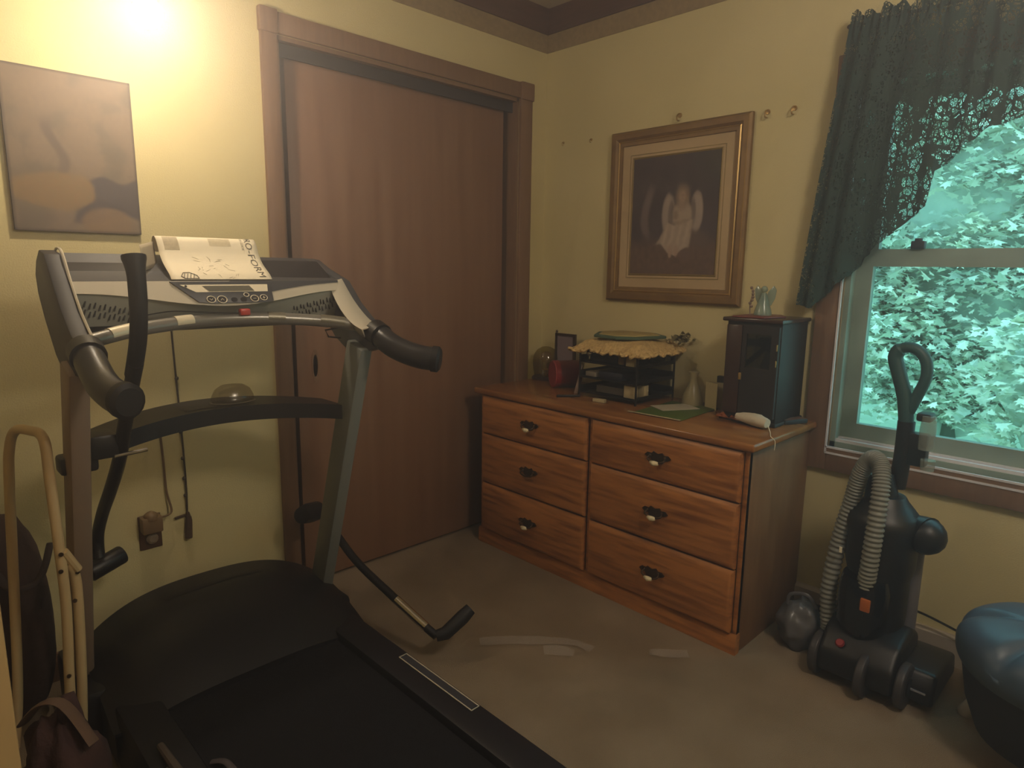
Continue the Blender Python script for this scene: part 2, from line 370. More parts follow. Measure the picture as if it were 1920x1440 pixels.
# ------------------------------------------------------------------ curtain
def hem(y):
    P = [(-1.30, 1.155), (-1.362, 1.145), (-1.372, 1.165), (-1.419, 1.205), (-1.43, 1.225), (-1.488, 1.29), (-1.50, 1.32), (-1.567, 1.385), (-1.616, 1.43), (-1.668, 1.477), (-1.67, 1.575), (-1.73, 1.622), (-1.735, 1.64), (-1.81, 1.687), (-1.87, 1.70), (-1.945, 1.71)]
    y = y if y > -1.945 else -3.89-y
    for (a, za), (c, zc) in zip(P, P[1:]):
        if y >= c:
            t = max(0, min(1, (a-y)/(a-c))); return za+(zc-za)*t
    return 1.71
NU, NV = 320, 50
def cur(u, v):
    ytop = -1.405-u*1.08
    zt = 2.085+.010*math.sin(u*150)+.006*math.sin(u*61+1)
    ybot = -1.305-u*1.28; zb = hem(ybot)
    z = zt+(zb-zt)*v
    f = (zt-z)/(zt-1.15); y = ytop+(ybot-ytop)*min(1, f*1.02)
    fold = (math.sin(u*92+2*math.sin(u*17))*.011+math.sin(u*41+1.3)*.007)*(.45+.8*v)
    x = -.078+fold*(1 if v > .06 else .8)-.01*math.sin(PI*v)
    if v < .1: x += .006*math.sin(u*260)
    return Vector((x, y, z))
b = MB().grid(cur, NU, NV)
curt = thing('curtain', 'dark green lace swag curtain gathered on a rod over the window', 'curtain', (-.078, -1.945, 2.06))
co = part('lace_panel', b, m_lace, curt, ang=180)
uv = co.data.uv_layers.new(name='UVMap')
for lp in co.data.loops:
    i = lp.vertex_index; uu_ = (i % (NU+1))/NU; p = co.data.vertices[i].co
    uv.data[lp.index].uv = (uu_*1.7, p.z)
def jab(u, v):
    p = cur(.0+u*.165, v); p.x += .014+.006*math.sin(u*60); return p
jb = part('lining', MB().grid(jab, 80, 40), m_lace, curt, 'denser folded edge of the lace curtain', ang=180)
uv = jb.data.uv_layers.new(name='UVMap')
for lp in jb.data.loops:
    i = lp.vertex_index; uv.data[lp.index].uv = ((i % 81)/80*.33+3.3, jb.data.vertices[i].co.z+2)
for ua, ub in ((.188, .216), (.252, .268), (.33, .342)):
    fb = part('fold', MB().grid(lambda u, v: cur(ua+(ub-ua)*u, v)+Vector((.010+.004*math.sin(PI*u), 0, 0)), 6, 40), m_lace, curt, ang=180)
    uv = fb.data.uv_layers.new(name='UVMap')
    for lp in fb.data.loops: uv.data[lp.index].uv = ((lp.vertex_index % 7)/6*.08+5, fb.data.vertices[lp.vertex_index].co.z*.7)
part('curtain_rod', MB().tube([(-.064, -1.395, 2.055), (-.064, -2.495, 2.055)], .005, 10).tube([(-.064, -1.395, 2.055), (-.001, -1.395, 2.055)], .007, 8).tube([(-.064, -2.495, 2.055), (-.001, -2.495, 2.055)], .007, 8), m_brass, curt)

# ------------------------------------------------------------------ bulb lamp
lamp = thing('pendant_lamp', 'glowing bare light bulb hanging above the treadmill', 'lamp', (LAMP[0], LAMP[1], H))
m_bulb = mat('glowing_bulb', 'ffe9c8', 0.4, emit='ffd9a0', estr=LAMP_EMIT)
bo = part('bulb', MB().sphere((LAMP[0], LAMP[1], LAMP[2]), .036, 20).lathe([(.02, 0), (.014, .03)], (LAMP[0], LAMP[1], LAMP[2]+.03), 16), m_bulb, lamp)
bo.visible_shadow = False
part('socket', MB().lathe([(.016, 0), (.02, .01), (.02, .05), (.008, .07)], (LAMP[0], LAMP[1], LAMP[2]+.05), 16), m_brass, lamp)
# fixture body added to go with the unseen fill lamp
fx = thing('added_fill_fixture', 'added round ceiling fill light, unseen behind the camera', 'lamp', (-1.4, -2.6, H))
part('mount', MB().lathe([(.15, -.03), (.16, 0)], (-1.4, -2.6, H-.001), 28), m_brass, fx)
part('glass_shade', MB().lathe([(.145, -.03), (.13, -.07), (.08, -.1), (.001, -.11)], (-1.4, -2.6, H), 28, cap=False), mat('fill_fixture_shade', 'f0e4cc', .5, emit='ffe0b0', estr=1.5), fx)
part('stem', MB().tube([(LAMP[0], LAMP[1], LAMP[2]+.11), (LAMP[0], LAMP[1], H-.02)], .005, 8).lathe([(.05, 0), (.05, .01), (.02, .02)], (LAMP[0], LAMP[1], H-.021), 20), m_brass, lamp)

# ------------------------------------------------------------------ wall pictures
def clampv(x): return max(0, min(1, x))
def sst(a, b_, x):
    t = clampv((x-a)/(b_-a)); return t*t*(3-2*t)
def mixc(a, b_, t): return tuple(a[i]+(b_[i]-a[i])*t for i in range(3))
L_ = lambda h: lin(h)[:3]
def angel(u, v):
    n1 = noise.noise(Vector((u*6, v*6, 1)))*.5+.5; n2 = noise.noise(Vector((u*22, v*22, 3)))*.5+.5
    c = mixc(L_('41373a'), L_('564a4b'), n1)
    c = mixc(c, L_('4a463e'), sst(.55, 1, u)*sst(.5, .0, v)*.8)
    c = mixc(c, L_('7c6c6a'), sst(.07, .02, abs(u-.2-.04*math.sin(v*9)))*sst(.2, .35, v)*sst(.75, .6, v)*.8)
    c = mixc(c, mixc(L_('4c3c36'), L_('7a6254'), n2), sst(.66, .8, v))
    def ell(cx_, cy_, rx, ry, s=.18):
        return sst(1+s, 1-s, math.hypot((u-cx_)/rx, (v-cy_)/ry))
    c = mixc(c, L_('a8988c'), .85*ell(.45, .49, .075, .17)*(1-.6*ell(.48, .49, .035, .11)))
    c = mixc(c, L_('ac9c90'), .85*ell(.77, .48, .07, .165)*(1-.6*ell(.73, .48, .03, .12)))
    c = mixc(c, L_('6a5a52'), .7*ell(.80, .70, .13, .07, .5))
    c = mixc(c, L_('a89684'), ell(.61, .505, .105, .125))
    c = mixc(c, L_('8a7664'), .9*ell(.605, .355, .078, .105, .35))
    c = mixc(c, L_('ab927e'), .8*ell(.605, .345, .038, .048, .4))
    c = mixc(c, L_('9c8674'), .6*ell(.605, .42, .03, .04, .4))
    c = mixc(c, L_('7c685a'), .75*ell(.535, .50, .03, .035, .5)+.5*ell(.66, .55, .06, .014, .5)+.5*ell(.56, .565, .06, .012, .5))
    c = mixc(c, L_('5a4a44'), .5*ell(.605, .338, .022, .006, .6)+.35*ell(.605, .365, .012, .005, .6))
    sk = 0
    t = (v-.56-.03*math.sin(u*14))/.25
    if 0 <= t <= 1:
        lft = .46-.16*t; rgt = .74-.04*t
        sk = sst(lft-.02, lft+.02, u)*sst(rgt+.02, rgt-.02, u)*sst(1.0, .9, t+.12*math.sin(u*22))
    c = mixc(c, mixc(L_('c4b2a0'), L_('8e7c70'), clampv(.5*n2+.5*abs(math.sin(u*38+v*9))*.8)), sk)
    c = mixc(c, L_('a58c7c'), ell(.49, .80, .025, .06)+ell(.56, .80, .022, .055))
    c = mixc(c, L_('6e5a58'), .6*ell(.66, .84, .06, .04))
    return c
fy1, fy2, fz1, fz2 = -.4166, -1.064, 1.1339, 1.8543
pic = thing('framed_picture', 'gilt framed print of a seated angel child in white, above the dresser', 'picture', (0, (fy1+fy2)/2, (fz1+fz2)/2))
def frame_ring(o_, i_, xo, xi):
    # rectangular ring between outset o_ and inset i_ (distances from outer edge) with depths
    vs = []; fs = []
    for d, x in ((o_, xo), (i_, xi)):
        for y, z in ((fy1-d, fz1+d), (fy2+d, fz1+d), (fy2+d, fz2-d), (fy1-d, fz2-d)): vs.append((x, y, z))
    for k in range(4): fs.append((k, (k+1) % 4, 4+(k+1) % 4, 4+k))
    return vs, fs
b = MB()
for o_, i_, xo, xi in ((0, 0, -.002, -.018), (0, .008, -.018, -.026), (.008, .03, -.026, -.027), (.03, .04, -.027, -.019), (.048, .06, -.0195, -.018), (.06, .062, -.018, -.008)):
    b.add(*frame_ring(o_, i_, xo, xi))
part('frame', b, m_gold, pic, ang=20)
b = MB(); b.add(*frame_ring(.04, .044, -.019, -.0225)); b.add(*frame_ring(.044, .048, -.0225, -.0195)); b.add(*frame_ring(.008, .011, -.0265, -.0275))
part('gilt_bead', b, m_goldl, pic, 'bright thin gilt line inside the frame', ang=20)
part('picture_mat', MB().box(-.010, -.006, fy2+.058, fy1-.058, fz1+.058, fz2-.058), m_mat, pic)
b = MB(); b.add(*frame_ring(.112, .116, -.0102, -.0125)); b.add(*frame_ring(.116, .121, -.0125, -.0102)); b.add(*frame_ring(.100, .103, -.0102, -.0106))
part('fillet', b, m_matg, pic, ang=20)
gy1, gy2, gz1, gz2 = fy1-.12, fy2+.12, fz1+.12, fz2-.12
nu_, nv_ = 90, 110
b = MB().grid(lambda u, v: (-.0115, gy1+(gy2-gy1)*u, gz2+(gz1-gz2)*v), nu_, nv_)
part('print', b, vcol_mat('angel_print'), pic, 'dark print of an angel child in a white dress', colors=[angel(i/nu_, j/nv_) for j in range(nv_+1) for i in range(nu_+1)])

def mapc(u, v):
    n1 = noise.fractal(Vector((u*3, v*4, 5)), 1, 2, 5)*.5+.5; n2 = noise.noise(Vector((u*30, v*30, 3)))*.5+.5
    c = mixc(L_('9a8672'), L_('a8937a'), n2)
    c = mixc(c, L_('7d7462'), sst(.5, .75, n1)*.6)
    c = mixc(c, L_('77695f'), .7*sst(.06, .02, abs(u-.36-.06*math.sin(v*14)))*sst(.25, .35, v)*sst(.7, .6, v))
    sea = sst(.42, .47, u+.15*(v-.85)+.12*(n1-.5))*sst(.64, .66, v+.02*math.sin(u*20))*sst(.93, .90, v+.03*math.sin(u*9))*sst(.60, .56, abs(u-.75)+.3*abs(v-.72))
    c = mixc(c, L_('6a6060'), sea)
    lob = sst(1.1, .9, math.hypot((u-.30)/.33, (v-.74)/.12)+.35*(n1-.5))
    c = mixc(c, mixc(L_('b08c60'), L_('a48e68'), n2), lob)
    c = mixc(c, L_('a88a6a'), .8*sst(1.1, .8, math.hypot((u-.72)/.22, (v-.93)/.10)))
    c = mixc(c, L_('8c7a74'), .5*sst(.86, .9, v)*sst(.5, .4, u)*n2)
    c = tuple(k*.55 for k in c)
    return mixc(c, L_('40382f'), .75*(sst(.02, .008, min(u, 1-u))+sst(.015, .006, min(v, 1-v))))
mp = thing('wall_map', 'faded antique style map panel hanging on the left wall', 'map', (-1.97, 0, 1.57))
MX0, MX1, MZ0, MZ1 = -2.13, -1.817, 1.355, 1.79
part('panel', MB().box(MX0, MX1, -.016, -.001, MZ0, MZ1), mat('map_board_edge', '4c4034', 0.7), mp)
nu_, nv_ = 80, 110
part('map_print', MB().grid(lambda u, v: (MX0+(MX1-MX0)*u, -.0165, MZ1+(MZ0-MZ1)*v), nu_, nv_), vcol_mat('map_print'), mp, colors=[mapc(i/nu_, j/nv_) for j in range(nv_+1) for i in range(nu_+1)])

# small hooks on the right wall
def hook(y, z, s, label):
    b = MB().lathe([(.006*s, 0), (.005*s, .003), (.0, .004)], (0, y, z), 10, (-1, 0, 0))
    b.tube(smooth([(-.003, y, z+.004*s), (-.012*s, y, z-.002), (-.012*s, y, z-.012*s), (-.004, y, z-.012*s)], 4), .0016*s, 6)
    solo('wall_hook', b, m_goldl, label, 'hook', (0, y, z))
hook(-.118, 1.856, 1.0, 'small dark nail hook nearest the room corner'); hook(-.286, 1.85, 1.0, 'small nail hook between the corner and the framed picture')
hook(-.742, 1.888, 1.7, 'small brass hook just above the framed picture'); hook(-1.112, 1.846, 1.7, 'small brass hook right of the framed picture, the left one of two')
hook(-1.21, 1.844, 1.7, 'small brass hook nearest the curtain')

# ------------------------------------------------------------------ dresser
dr = thing('dresser', 'oak dresser with six drawers standing under the framed picture', 'dresser', (-.25, -.72, 0))
FX = -.487; YL, YR = -.095, -1.375
b = MB(); b.box(FX+.02, -.01, YR+.018, YL-.018, .075, .705)
b2 = MB(); b2.box(FX+.002, -.01, YL-.018, YL, .075, .707)
b3 = MB(); b3.box(FX+.002, -.01, YR, YR+.018, .0, .707)
part('carcass', b, m_dark, dr)
part('side_panel', b2, m_oakside, dr, bevel=.001); part('side_panel', b3, m_oakside, dr, 'right oak side panel in window light', bevel=.001)
f = MB(); f.box(FX, FX+.02, YL-.018, YL, .07, .707); f.box(FX, FX+.02, YR, YR+.014, .07, .707); f.box(FX, FX+.02, -.743, -.727, .07, .707); f.box(FX+.004, FX+.02, YR+.014, YL-.018, .695, .707)
part('face_frame', f, m_oak, dr)
part('plinth', MB().prism([(FX+.02, 0), (FX-.008, 0), (FX-.008, .062), (FX-.002, .072), (FX+.02, .072)], 'y', YR-.004, YL+.01), m_oak, dr)
tp = MB(); tp.box(-.512, -.008, YR-.022, YL+.03, .708, .735)
part('top', tp, m_oaktop, dr, bevel=.008, seg=3)
def pull(parent, y, z, bail=True):
    pl = [(0, .014), (.018, .021), (.026, .012), (.042, .014), (.054, .004), (.04, -.006), (.028, -.004), (.02, -.016), (.006, -.02), (-.006, -.02), (-.02, -.016), (-.028, -.004), (-.04, -.006), (-.054, .004), (-.042, .014), (-.026, .012), (-.018, .021)]
    p = part('pull', MB().prism([(y+a, z+c) for a, c in pl], 'x', FX-.0275, FX-.024), m_brass, parent)
    bb = MB()
    bb.tube(smooth([(FX-.026, y+.03, z+.004), (FX-.042, y+.032, z-.006), (FX-.045, y, z-.014), (FX-.042, y-.032, z-.006), (FX-.026, y-.03, z+.004)], 4), .0035, 8)
    for s in (-1, 1): bb.sphere((FX-.028, y+s*.03, z+.004), .006, 8)
    if bail: bb.tube([(FX-.047, y-.016, z-.0145), (FX-.049, y, z-.016), (FX-.047, y+.016, z-.0145)], [.006, .010, .006], 10)
    n0 = len(bb.v)
    bo_ = MB(); 
    me_ = bb
    # merge bail into the pull mesh: keep thing > part > sub-part depth
    bm = bmesh.new(); bm.from_mesh(p.data)
    w = WB[p.name]; off = len(bm.verts); vv = [bm.verts.new(q-w) for q in me_.v]
    for fc in me_.f:
        try:
            nf = bm.faces.new([vv[i] for i in fc]); nf.smooth = True
        except ValueError: pass
    p.data.materials.append(m_white)
    if bail:
        bm.faces.ensure_lookup_table()
        cnt = 2+20  # faces of last tube
        for nf in list(bm.faces)[-22:]: nf.material_index = 1
    bm.to_mesh(p.data); bm.free()
def drawer(y0, y1, z0, z1, bail=True):
    b = MB(); yc, zc = (y0+y1)/2, (z0+z1)/2
    prof = [(0, 0), (.0, -.012), (.006, -.02), (.016, -.0235)]
    vs = []; fs = []
    for ins, dx in prof:
        for y, z in ((y0+ins, z0+ins), (y1-ins, z0+ins), (y1-ins, z1-ins*1.9), (y0+ins, z1-ins*1.9)): vs.append((FX+dx, y, z))
    for r_ in range(3):
        for k in range(4): fs.append((r_*4+k, r_*4+(k+1) % 4, r_*4+4+(k+1) % 4, r_*4+4+k))
    fs.append((12, 13, 14, 15)); fs.append((3, 2, 1, 0))
    d = part('drawer', b.add(vs, fs), m_oak, dr, ang=25)
    pull(d, yc, zc+.002, bail)
rows = [(.532, .703), (.303, .527), (.075, .297)]
for i, (a, c) in enumerate(rows):
    drawer(-.723, -.118, a, c, i != 1); drawer(-1.357, -.747, a, c)

# ------------------------------------------------------------------ things on the dresser
TZ = .735
# glass dome clock
t = thing('dome_clock', 'small brass anniversary clock under a glass dome, nearest the closet on the dresser', 'clock', (-.09, -.145, TZ))
cx_, cy_ = -.09, -.10+-.02
t.location = (cx_, cy_, TZ); WB[t.name] = Vector((cx_, cy_, TZ))
part('base', MB().lathe([(.068, 0), (.07, .008), (.062, .016), (.05, .018)], (cx_, cy_, TZ), 28), m_brass, t)
part('glass_dome', MB().lathe([(.056, .018), (.062, .045), (.066, .08), (.062, .115), (.045, .145), (.02, .158), (.001, .161)], (cx_, cy_, TZ), 28, cap=False), thin_glass('dome_glass', 'd8d2a8', .10, .05), t)
b = MB().lathe([(.004, .018), (.004, .085)], (cx_, cy_, TZ), 8); b.lathe([(.028, -.005), (.028, .005)], (cx_, cy_, TZ+.108), 24, (-1, -.8, 0)); b.lathe([(.003, .0), (.022, .006), (.003, .012)], (cx_, cy_, TZ+.04), 16)
for s in (-1, 1): b.tube([(cx_, cy_+s*.026, TZ+.018), (cx_, cy_+s*.026, TZ+.09)], .003, 6)
part('movement', b, m_goldl, t)
# small picture frame behind
t = thing('photo_frame', 'small upright frame with a lilac grey card standing behind the red tin', 'photo frame', (-.07, -.225, TZ))
b = MB(); ring = [(-.165, TZ), (-.285, TZ), (-.285, .965), (-.165, .965)]
b.obox((-.07, -.168, .85), (.006, 0, 0), (0, .006, 0), (0, 0, .115)); b.obox((-.07, -.282, .85), (.006, 0, 0), (0, .006, 0), (0, 0, .115)); b.obox((-.07, -.225, .959), (.006, 0, 0), (0, .057, 0), (0, 0, .006)); b.obox((-.07, -.225, .741), (.006, 0, 0), (0, .057, 0), (0, 0, .006))
part('frame', b, m_brass, t); part('card', MB().box(-.072, -.067, -.277, -.173, .745, .955), mat('lilac_card', '7e7076', .6), t)
part('knob', MB().sphere((-.07, -.168, .972), .007, 8), m_brass, t)
# red tin lying on its side
t = thing('red_tin', 'round red tin standing on its edge beside the glass dome clock', 'tin', (-.2, -.33, TZ))
ax = Vector((-.62, .35, 0)).normalized(); c0 = Vector((-.235, -.30, TZ+.062))
m_rt = mat('red_tin_lacquer', '8c1f26', .35); 
part('tin_body', MB().lathe([(.058, -.12), (.060, -.118), (.060, 0)], c0, 32, ax), mat('dark_red_lacquer', '5a171c', .4), t)
part('lid', MB().lathe([(.062, -.02), (.062, .0), (.057, .004), (.001, .004)], c0, 32, ax), m_rt, t)
part('rim', MB().lathe([(.059, .0), (.062, .003), (.059, .006)], c0, 32, ax, cap=False), mat('rim_red', 'a8484a', .3), t)
# letter tray rack
rk = thing('letter_tray', 'black three tier mesh letter tray full of papers on the dresser', 'desk tray', (-.165, -.655, TZ))
RX0, RX1, RY0, RY1 = -.30, -.03, -.80, -.51
m_rack = mat('black_wire', '1a1a1a', .45, .3)
for px, py in ((RX0, RY0), (RX0, RY1), (RX1, RY0), (RX1, RY1)):
    part('post', MB().tube([(px, py, TZ), (px, py, TZ+.21)], .0045, 8), m_rack, rk)
for k, z in enumerate((.02, .085, .15, .205)):
    z = TZ+z; b = MB()
    b.tube([(RX0, RY0, z), (RX0, RY1, z)], .0035, 6); b.tube([(RX1, RY0, z), (RX1, RY1, z)], .0035, 6); b.tube([(RX0, RY0, z), (RX1, RY0, z)], .0035, 6); b.tube([(RX0, RY1, z), (RX1, RY1, z)], .0035, 6)
    b.box(RX0, RX1, RY0, RY1, z-.002, z)
    if k < 3:
        b.box(RX1-.002, RX1, RY0, RY1, z, z+.028); b.box(RX0, RX1, RY0, RY0+.002, z, z+.012); b.box(RX0, RX1, RY1-.002, RY1, z, z+.028)
    part('tray', b, m_rack, rk)
def blk(name, c, s, m, label, cat, rz=0, group=None, bevel=.002):
    R = Matrix.Rotation(rz, 3, 'Z'); b = MB().obox((c[0], c[1], c[2]+s[2]/2), R @ Vector((s[0]/2, 0, 0)), R @ Vector((0, s[1]/2, 0)), (0, 0, s[2]/2))
    return solo(name, b, m, label, cat, c, group, bevel=bevel)
m_pale = mat('pale_card', 'b8aa84', .7); m_navy = mat('navy_card', '1c2030', .5); m_tan = mat('tan_card', '9a8250', .6)
blk('box', (-.27, -.755, TZ+.152), (.03, .042, .048), m_pale, 'small white box on the top tier of the letter tray', 'box')
blk('tin', (-.255, -.70, TZ+.152), (.03, .03, .05), m_tan, 'small gold tin beside the white box on the top tier', 'tin')
blk('box', (-.272, -.755, TZ+.022), (.02, .055, .052), m_pale, 'pale card box in the bottom tier, left of the front post', 'box')
blk('box', (-.215, -.770, TZ+.022), (.03, .045, .05), m_pale, 'pale card box in the bottom tier, set back beside another', 'box')
blk('book', (-.22, -.66, TZ+.087), (.13, .12, .03), m_navy, 'navy blue notebook in the middle tier', 'book')
blk('paper_stack', (-.16, -.64, TZ+.022), (.2, .14, .03), mat('grey_papers', '5c564c', .7), 'grey papers lying in the bottom tier', 'papers')
blk('eraser', (-.345, -.655, TZ), (.02, .055, .014), m_pale, 'small white bar lying in front of the letter tray', 'eraser', .15)
blk('pouch', (-.20, -.60, TZ+.152), (.14, .12, .03), mat('dark_pouch', '2b2622', .8), 'dark cloth pouch on the top tier', 'pouch', .2, bevel=.012)
blk('envelope', (-.2, -.56, TZ+.087), (.16, .06, .02), mat('grey_paper2', '8c8272', .7), 'pale envelope at the left of the middle tier', 'envelope', -.1)
t = thing('glass_ornament', 'small sparkling clear glass ornament at the left of the top tier', 'ornament', (-.275, -.54, TZ+.152))
part('ball', MB().sphere((-.275, -.54, TZ+.185), .015, 12), m_chrome, t); part('foot', MB().lathe([(.014, 0), (.005, .01), (.005, .02)], (-.275, -.54, TZ+.152), 12), m_chrome, t)
b = MB().box(-.08, -.04, -.79, -.62, TZ+.152, TZ+.195)
solo('paper_bundle', b, mat('green_grey_paper', '4c564a', .7, col2='7c8470', scale=40), 'speckled bundle of papers at the back right of the top tier', 'papers', (-.06, -.7, TZ+.152), bevel=.006)
blk('pen', (-.36, -.50, TZ), (.012, .10, .010), m_blk, 'short black pen lying left of the letter tray', 'pen', .9)
t = thing('paper_slip', 'folded white paper slip sticking up between red tin and tray', 'paper', (-.25, -.47, TZ))
part('sheet', MB().prism([(-.455, TZ), (-.475, TZ), (-.498, .86), (-.492, .862)], 'x', -.27, -.268), mat('slip', '9c8c84', .7), t)
# doily draped over tray
def doily(u, v):
    x = -.345+u*.33; y = -.48-v*.37
    e = min(u, 1-u, v, 1-v); dr_ = sst(.16, 0, e)
    z = TZ+.218+.030*sst(0, .4, e)+.012*noise.noise(Vector((u*5, v*5, 2)))-.022*dr_+.005*math.sin((u+v)*70)*dr_+.007
    wv = .012*math.sin(v*48)*sst(.08, 0, u)
    return Vector((x+wv, y+.012*math.sin(u*40)*sst(.08, 0, min(v, 1-v)), z))
t = thing('lace_doily', 'cream crocheted doily with frilled edge draped over the letter tray', 'doily', (-.18, -.665, TZ+.225))
part('cloth', MB().grid(doily, 60, 70), mat('cream_crochet', 'e4c68a', .95, col2='c8a668', scale=90, bump=.8, bscale=150), t, solidify=.010)
hk = thing('pot_holder', 'folded cream cloth with green border lying on the doily', 'cloth', (-.17, -.66, TZ+.24))
def flatp(pts, z0, z1): return MB().prism(pts, 'z', z0, z1)
hp = [(-.29, -.57), (-.30, -.69), (-.25, -.76), (-.1, -.80), (-.03, -.70), (-.06, -.54), (-.17, -.50)]
part('border', flatp(hp, TZ+.256, TZ+.268), mat('green_edging', '4d6350', .9), hk, bevel=.004)
ctr = Vector((-.17, -.65)); part('centre', flatp([tuple(ctr+(Vector(p)-ctr)*.84) for p in hp], TZ+.262, TZ+.2715), mat('cream_cotton', 'b8a468', .9, col2='a0905a', scale=30), hk, bevel=.003)
# dark sprig figure at back right of tray top
t = thing('dried_flowers', 'small sprig of dried greenery with pale blossoms at the back right of the doily', 'dried flowers', (-.06, -.83, TZ+.22))
b = MB(); 
for i in range(60):
    p = Vector((-.06+random.gauss(0, .014), -.84+random.gauss(0, .024), TZ+.248+abs(random.gauss(0, .018))))
    rot = Matrix.Rotation(random.uniform(0, 6), 3, 'Z') @ Matrix.Rotation(random.uniform(-1, 1), 3, 'X'); leaf(b, p, .02, rot, .3)
part('leaves', b, mat('dry_leaf', '6c6440', .8), t, kind='stuff')
b = MB()
for p in ((-.085, -.80, .245), (-.09, -.82, .25), (-.08, -.84, .242)): b.sphere((p[0], p[1], TZ+p[2]), .009, 8)
part('blossoms', b, m_pale, t)
# frosted candle holder
t = thing('candle_holder', 'frosted pale glass bell candle holder standing right of the letter tray', 'candle holder', (-.1, -.93, TZ))
part('bell', MB().lathe([(.042, 0), (.041, .02), (.034, .05), (.022, .075), (.014, .10), (.016, .12), (.022, .135)], (-.1, -.935, TZ), 24), mat('frosted_glass', 'b0a47c', .3, alpha=.55), t)
# white card, black leaflet
t = thing('greeting_card', 'white folded card standing left of the dark jewellery cabinet', 'card', (-.1, -1.03, TZ))
b = MB().obox((-.115, -1.025, TZ+.052), (.0012, 0, 0), (.01, .03, 0), (0, 0, .052)); b.obox((-.09, -1.035, TZ+.052), (.0012, 0, 0), (-.012, .03, 0), (0, 0, .052))
part('card', b, mat('white_card', 'c8ba90', .6), t)
blk('address_book', (-.05, -1.05, TZ), (.02, .07, .125), m_blkm, 'black upright booklet behind the white card', 'booklet')
# green folder with sheet
blk('folder', (-.25, -.955, TZ), (.30, .20, .004), mat('green_folder', '4c6228', .5), 'flat green folder lying on the dresser top', 'folder', .06, bevel=.001)
blk('envelope', (-.22, -.93, TZ+.005), (.16, .10, .002), mat('white_envelope', 'b4ac98', .6), 'white envelope lying on the green folder', 'envelope', -.5, bevel=0)
blk('sheet_of_paper', (-.405, -.955, TZ+.0042), (.012, .22, .001), m_pale, 'thin pale paper edge showing at the front of the green folder', 'paper', .06, bevel=0)
# wrapped bundle
t = thing('wrapped_bundle', 'white paper roll tied in orange cellophane at the right end of the dresser', 'bundle', (-.22, -1.25, TZ))
b = MB().tube(smooth([(-.262, -1.21, TZ+.024), (-.27, -1.26, TZ+.026), (-.28, -1.30, TZ+.026), (-.29, -1.335, TZ+.023)], 4), [.013+.009*math.sin(i*.24) for i in range(13)], 14)
for v in b.v: v += Vector([.003*noise.noise(v*80+Vector((k*9, 0, 0))) for k in range(3)])
part('paper_roll', b, mat('white_tissue', 'd0c8b4', .7), t)
b = MB()
for i in range(14):
    a = random.uniform(-1.2, 1.2); l = random.choice((-1, 1))*random.uniform(.02, .045); p0 = Vector((-.275, -1.185, TZ+.014)); d = Vector((math.sin(a)*l, math.cos(a)*l, random.uniform(-.004, .014)))
    q = Vector((-d.y, d.x, 0))*.25
    b.add([p0, p0+d+q, p0+d-q+Vector((0, 0, .006))], [(0, 1, 2)])
part('cellophane', b, mat('orange_cellophane', 'a8603c', .2, alpha=.7), t, solidify=.001)
part('string', MB().tube(smooth([(-.29, -1.337, TZ+.018), (-.30, -1.345, TZ+.012), (-.32, -1.36, TZ+.003), (-.37, -1.385, TZ+.002), (-.372, -1.401, TZ-.01), (-.374, -1.402, TZ-.04)], 4), .0012, 6), m_paper, t)
t = thing('remote_control', 'black remote control lying at the back right corner of the dresser', 'remote control', (-.12, -1.34, TZ))
part('body', MB().obox((-.11, -1.345, TZ+.008), (.05, -.02, 0), (.008, .019, 0), (0, 0, .008)), m_dgrey, t, bevel=.003)
part('top_face', MB().obox((-.11, -1.345, TZ+.0165), (.045, -.018, 0), (.006, .015, 0), (0, 0, .0007)), mat('remote_face', '6b5048', .4), t)
# jewellery cabinet
cb = thing('jewellery_cabinet', 'tall dark wooden jewellery cabinet with a glass pane standing on the dresser', 'cabinet', (-.14, -1.24, TZ))
m_cab = mat('black_brown_wood', '241a18', .55, col2='1c1513', scale=6, stretch=(6, 6, 1)); m_cabl = mat('brown_lacquer', '3c2822', .25)
CY0, CY1, CZ1 = -1.335, -1.135, 1.095
part('body', MB().box(-.232, -.02, CY0, CY1, TZ+.012, CZ1), m_cab, cb, bevel=.003)
part('foot_board', MB().box(-.242, -.015, CY0-.006, CY1+.006, TZ, TZ+.014), m_cab, cb, bevel=.003)
part('top_board', MB().box(-.252, -.012, CY0-.008, CY1+.012, CZ1, CZ1+.014), m_cabl, cb, bevel=.004)
part('side_door', MB().box(-.243, -.2325, CY1-.062, CY1-.003, TZ+.03, CZ1-.012), m_cabl, cb, 'brown lacquered narrow door at the left', bevel=.003)
d = MB(); dy0, dy1 = CY0+.004, CY1-.066
d.box(-.246, -.2325, dy0, dy0+.026, TZ+.03, CZ1-.012); d.box(-.246, -.2325, dy1-.014, dy1, TZ+.03, CZ1-.012); d.box(-.246, -.2325, dy0+.026, dy1-.014, CZ1-.04, CZ1-.012); d.box(-.246, -.2325, dy0+.026, dy1-.014, TZ+.03, TZ+.20)
dd = part('door', d, m_cab, cb)
part('glass_pane', MB().box(-.240, -.238, dy0+.024, dy1-.012, TZ+.198, CZ1-.038), thin_glass('cabinet_glass', '8a8078', .2, .03), dd)
part('inner_photo', MB().box(-.2345, -.2328, dy0+.03, dy0+.075, TZ+.225, CZ1-.075), mat('dim_photo', '6e5246', .6, col2='3c2e2c', scale=22), cb)
part('latch', MB().box(-.252, -.245, CY1-.072, CY1-.062, TZ+.155, TZ+.18), m_goldl, cb, bevel=.002)
for z in (CZ1-.07, CZ1-.125): part('hinge', MB().tube([(-.249, dy0+.003, z), (-.249, dy0+.003, z-.022)], .0025, 8), m_goldl, cb)
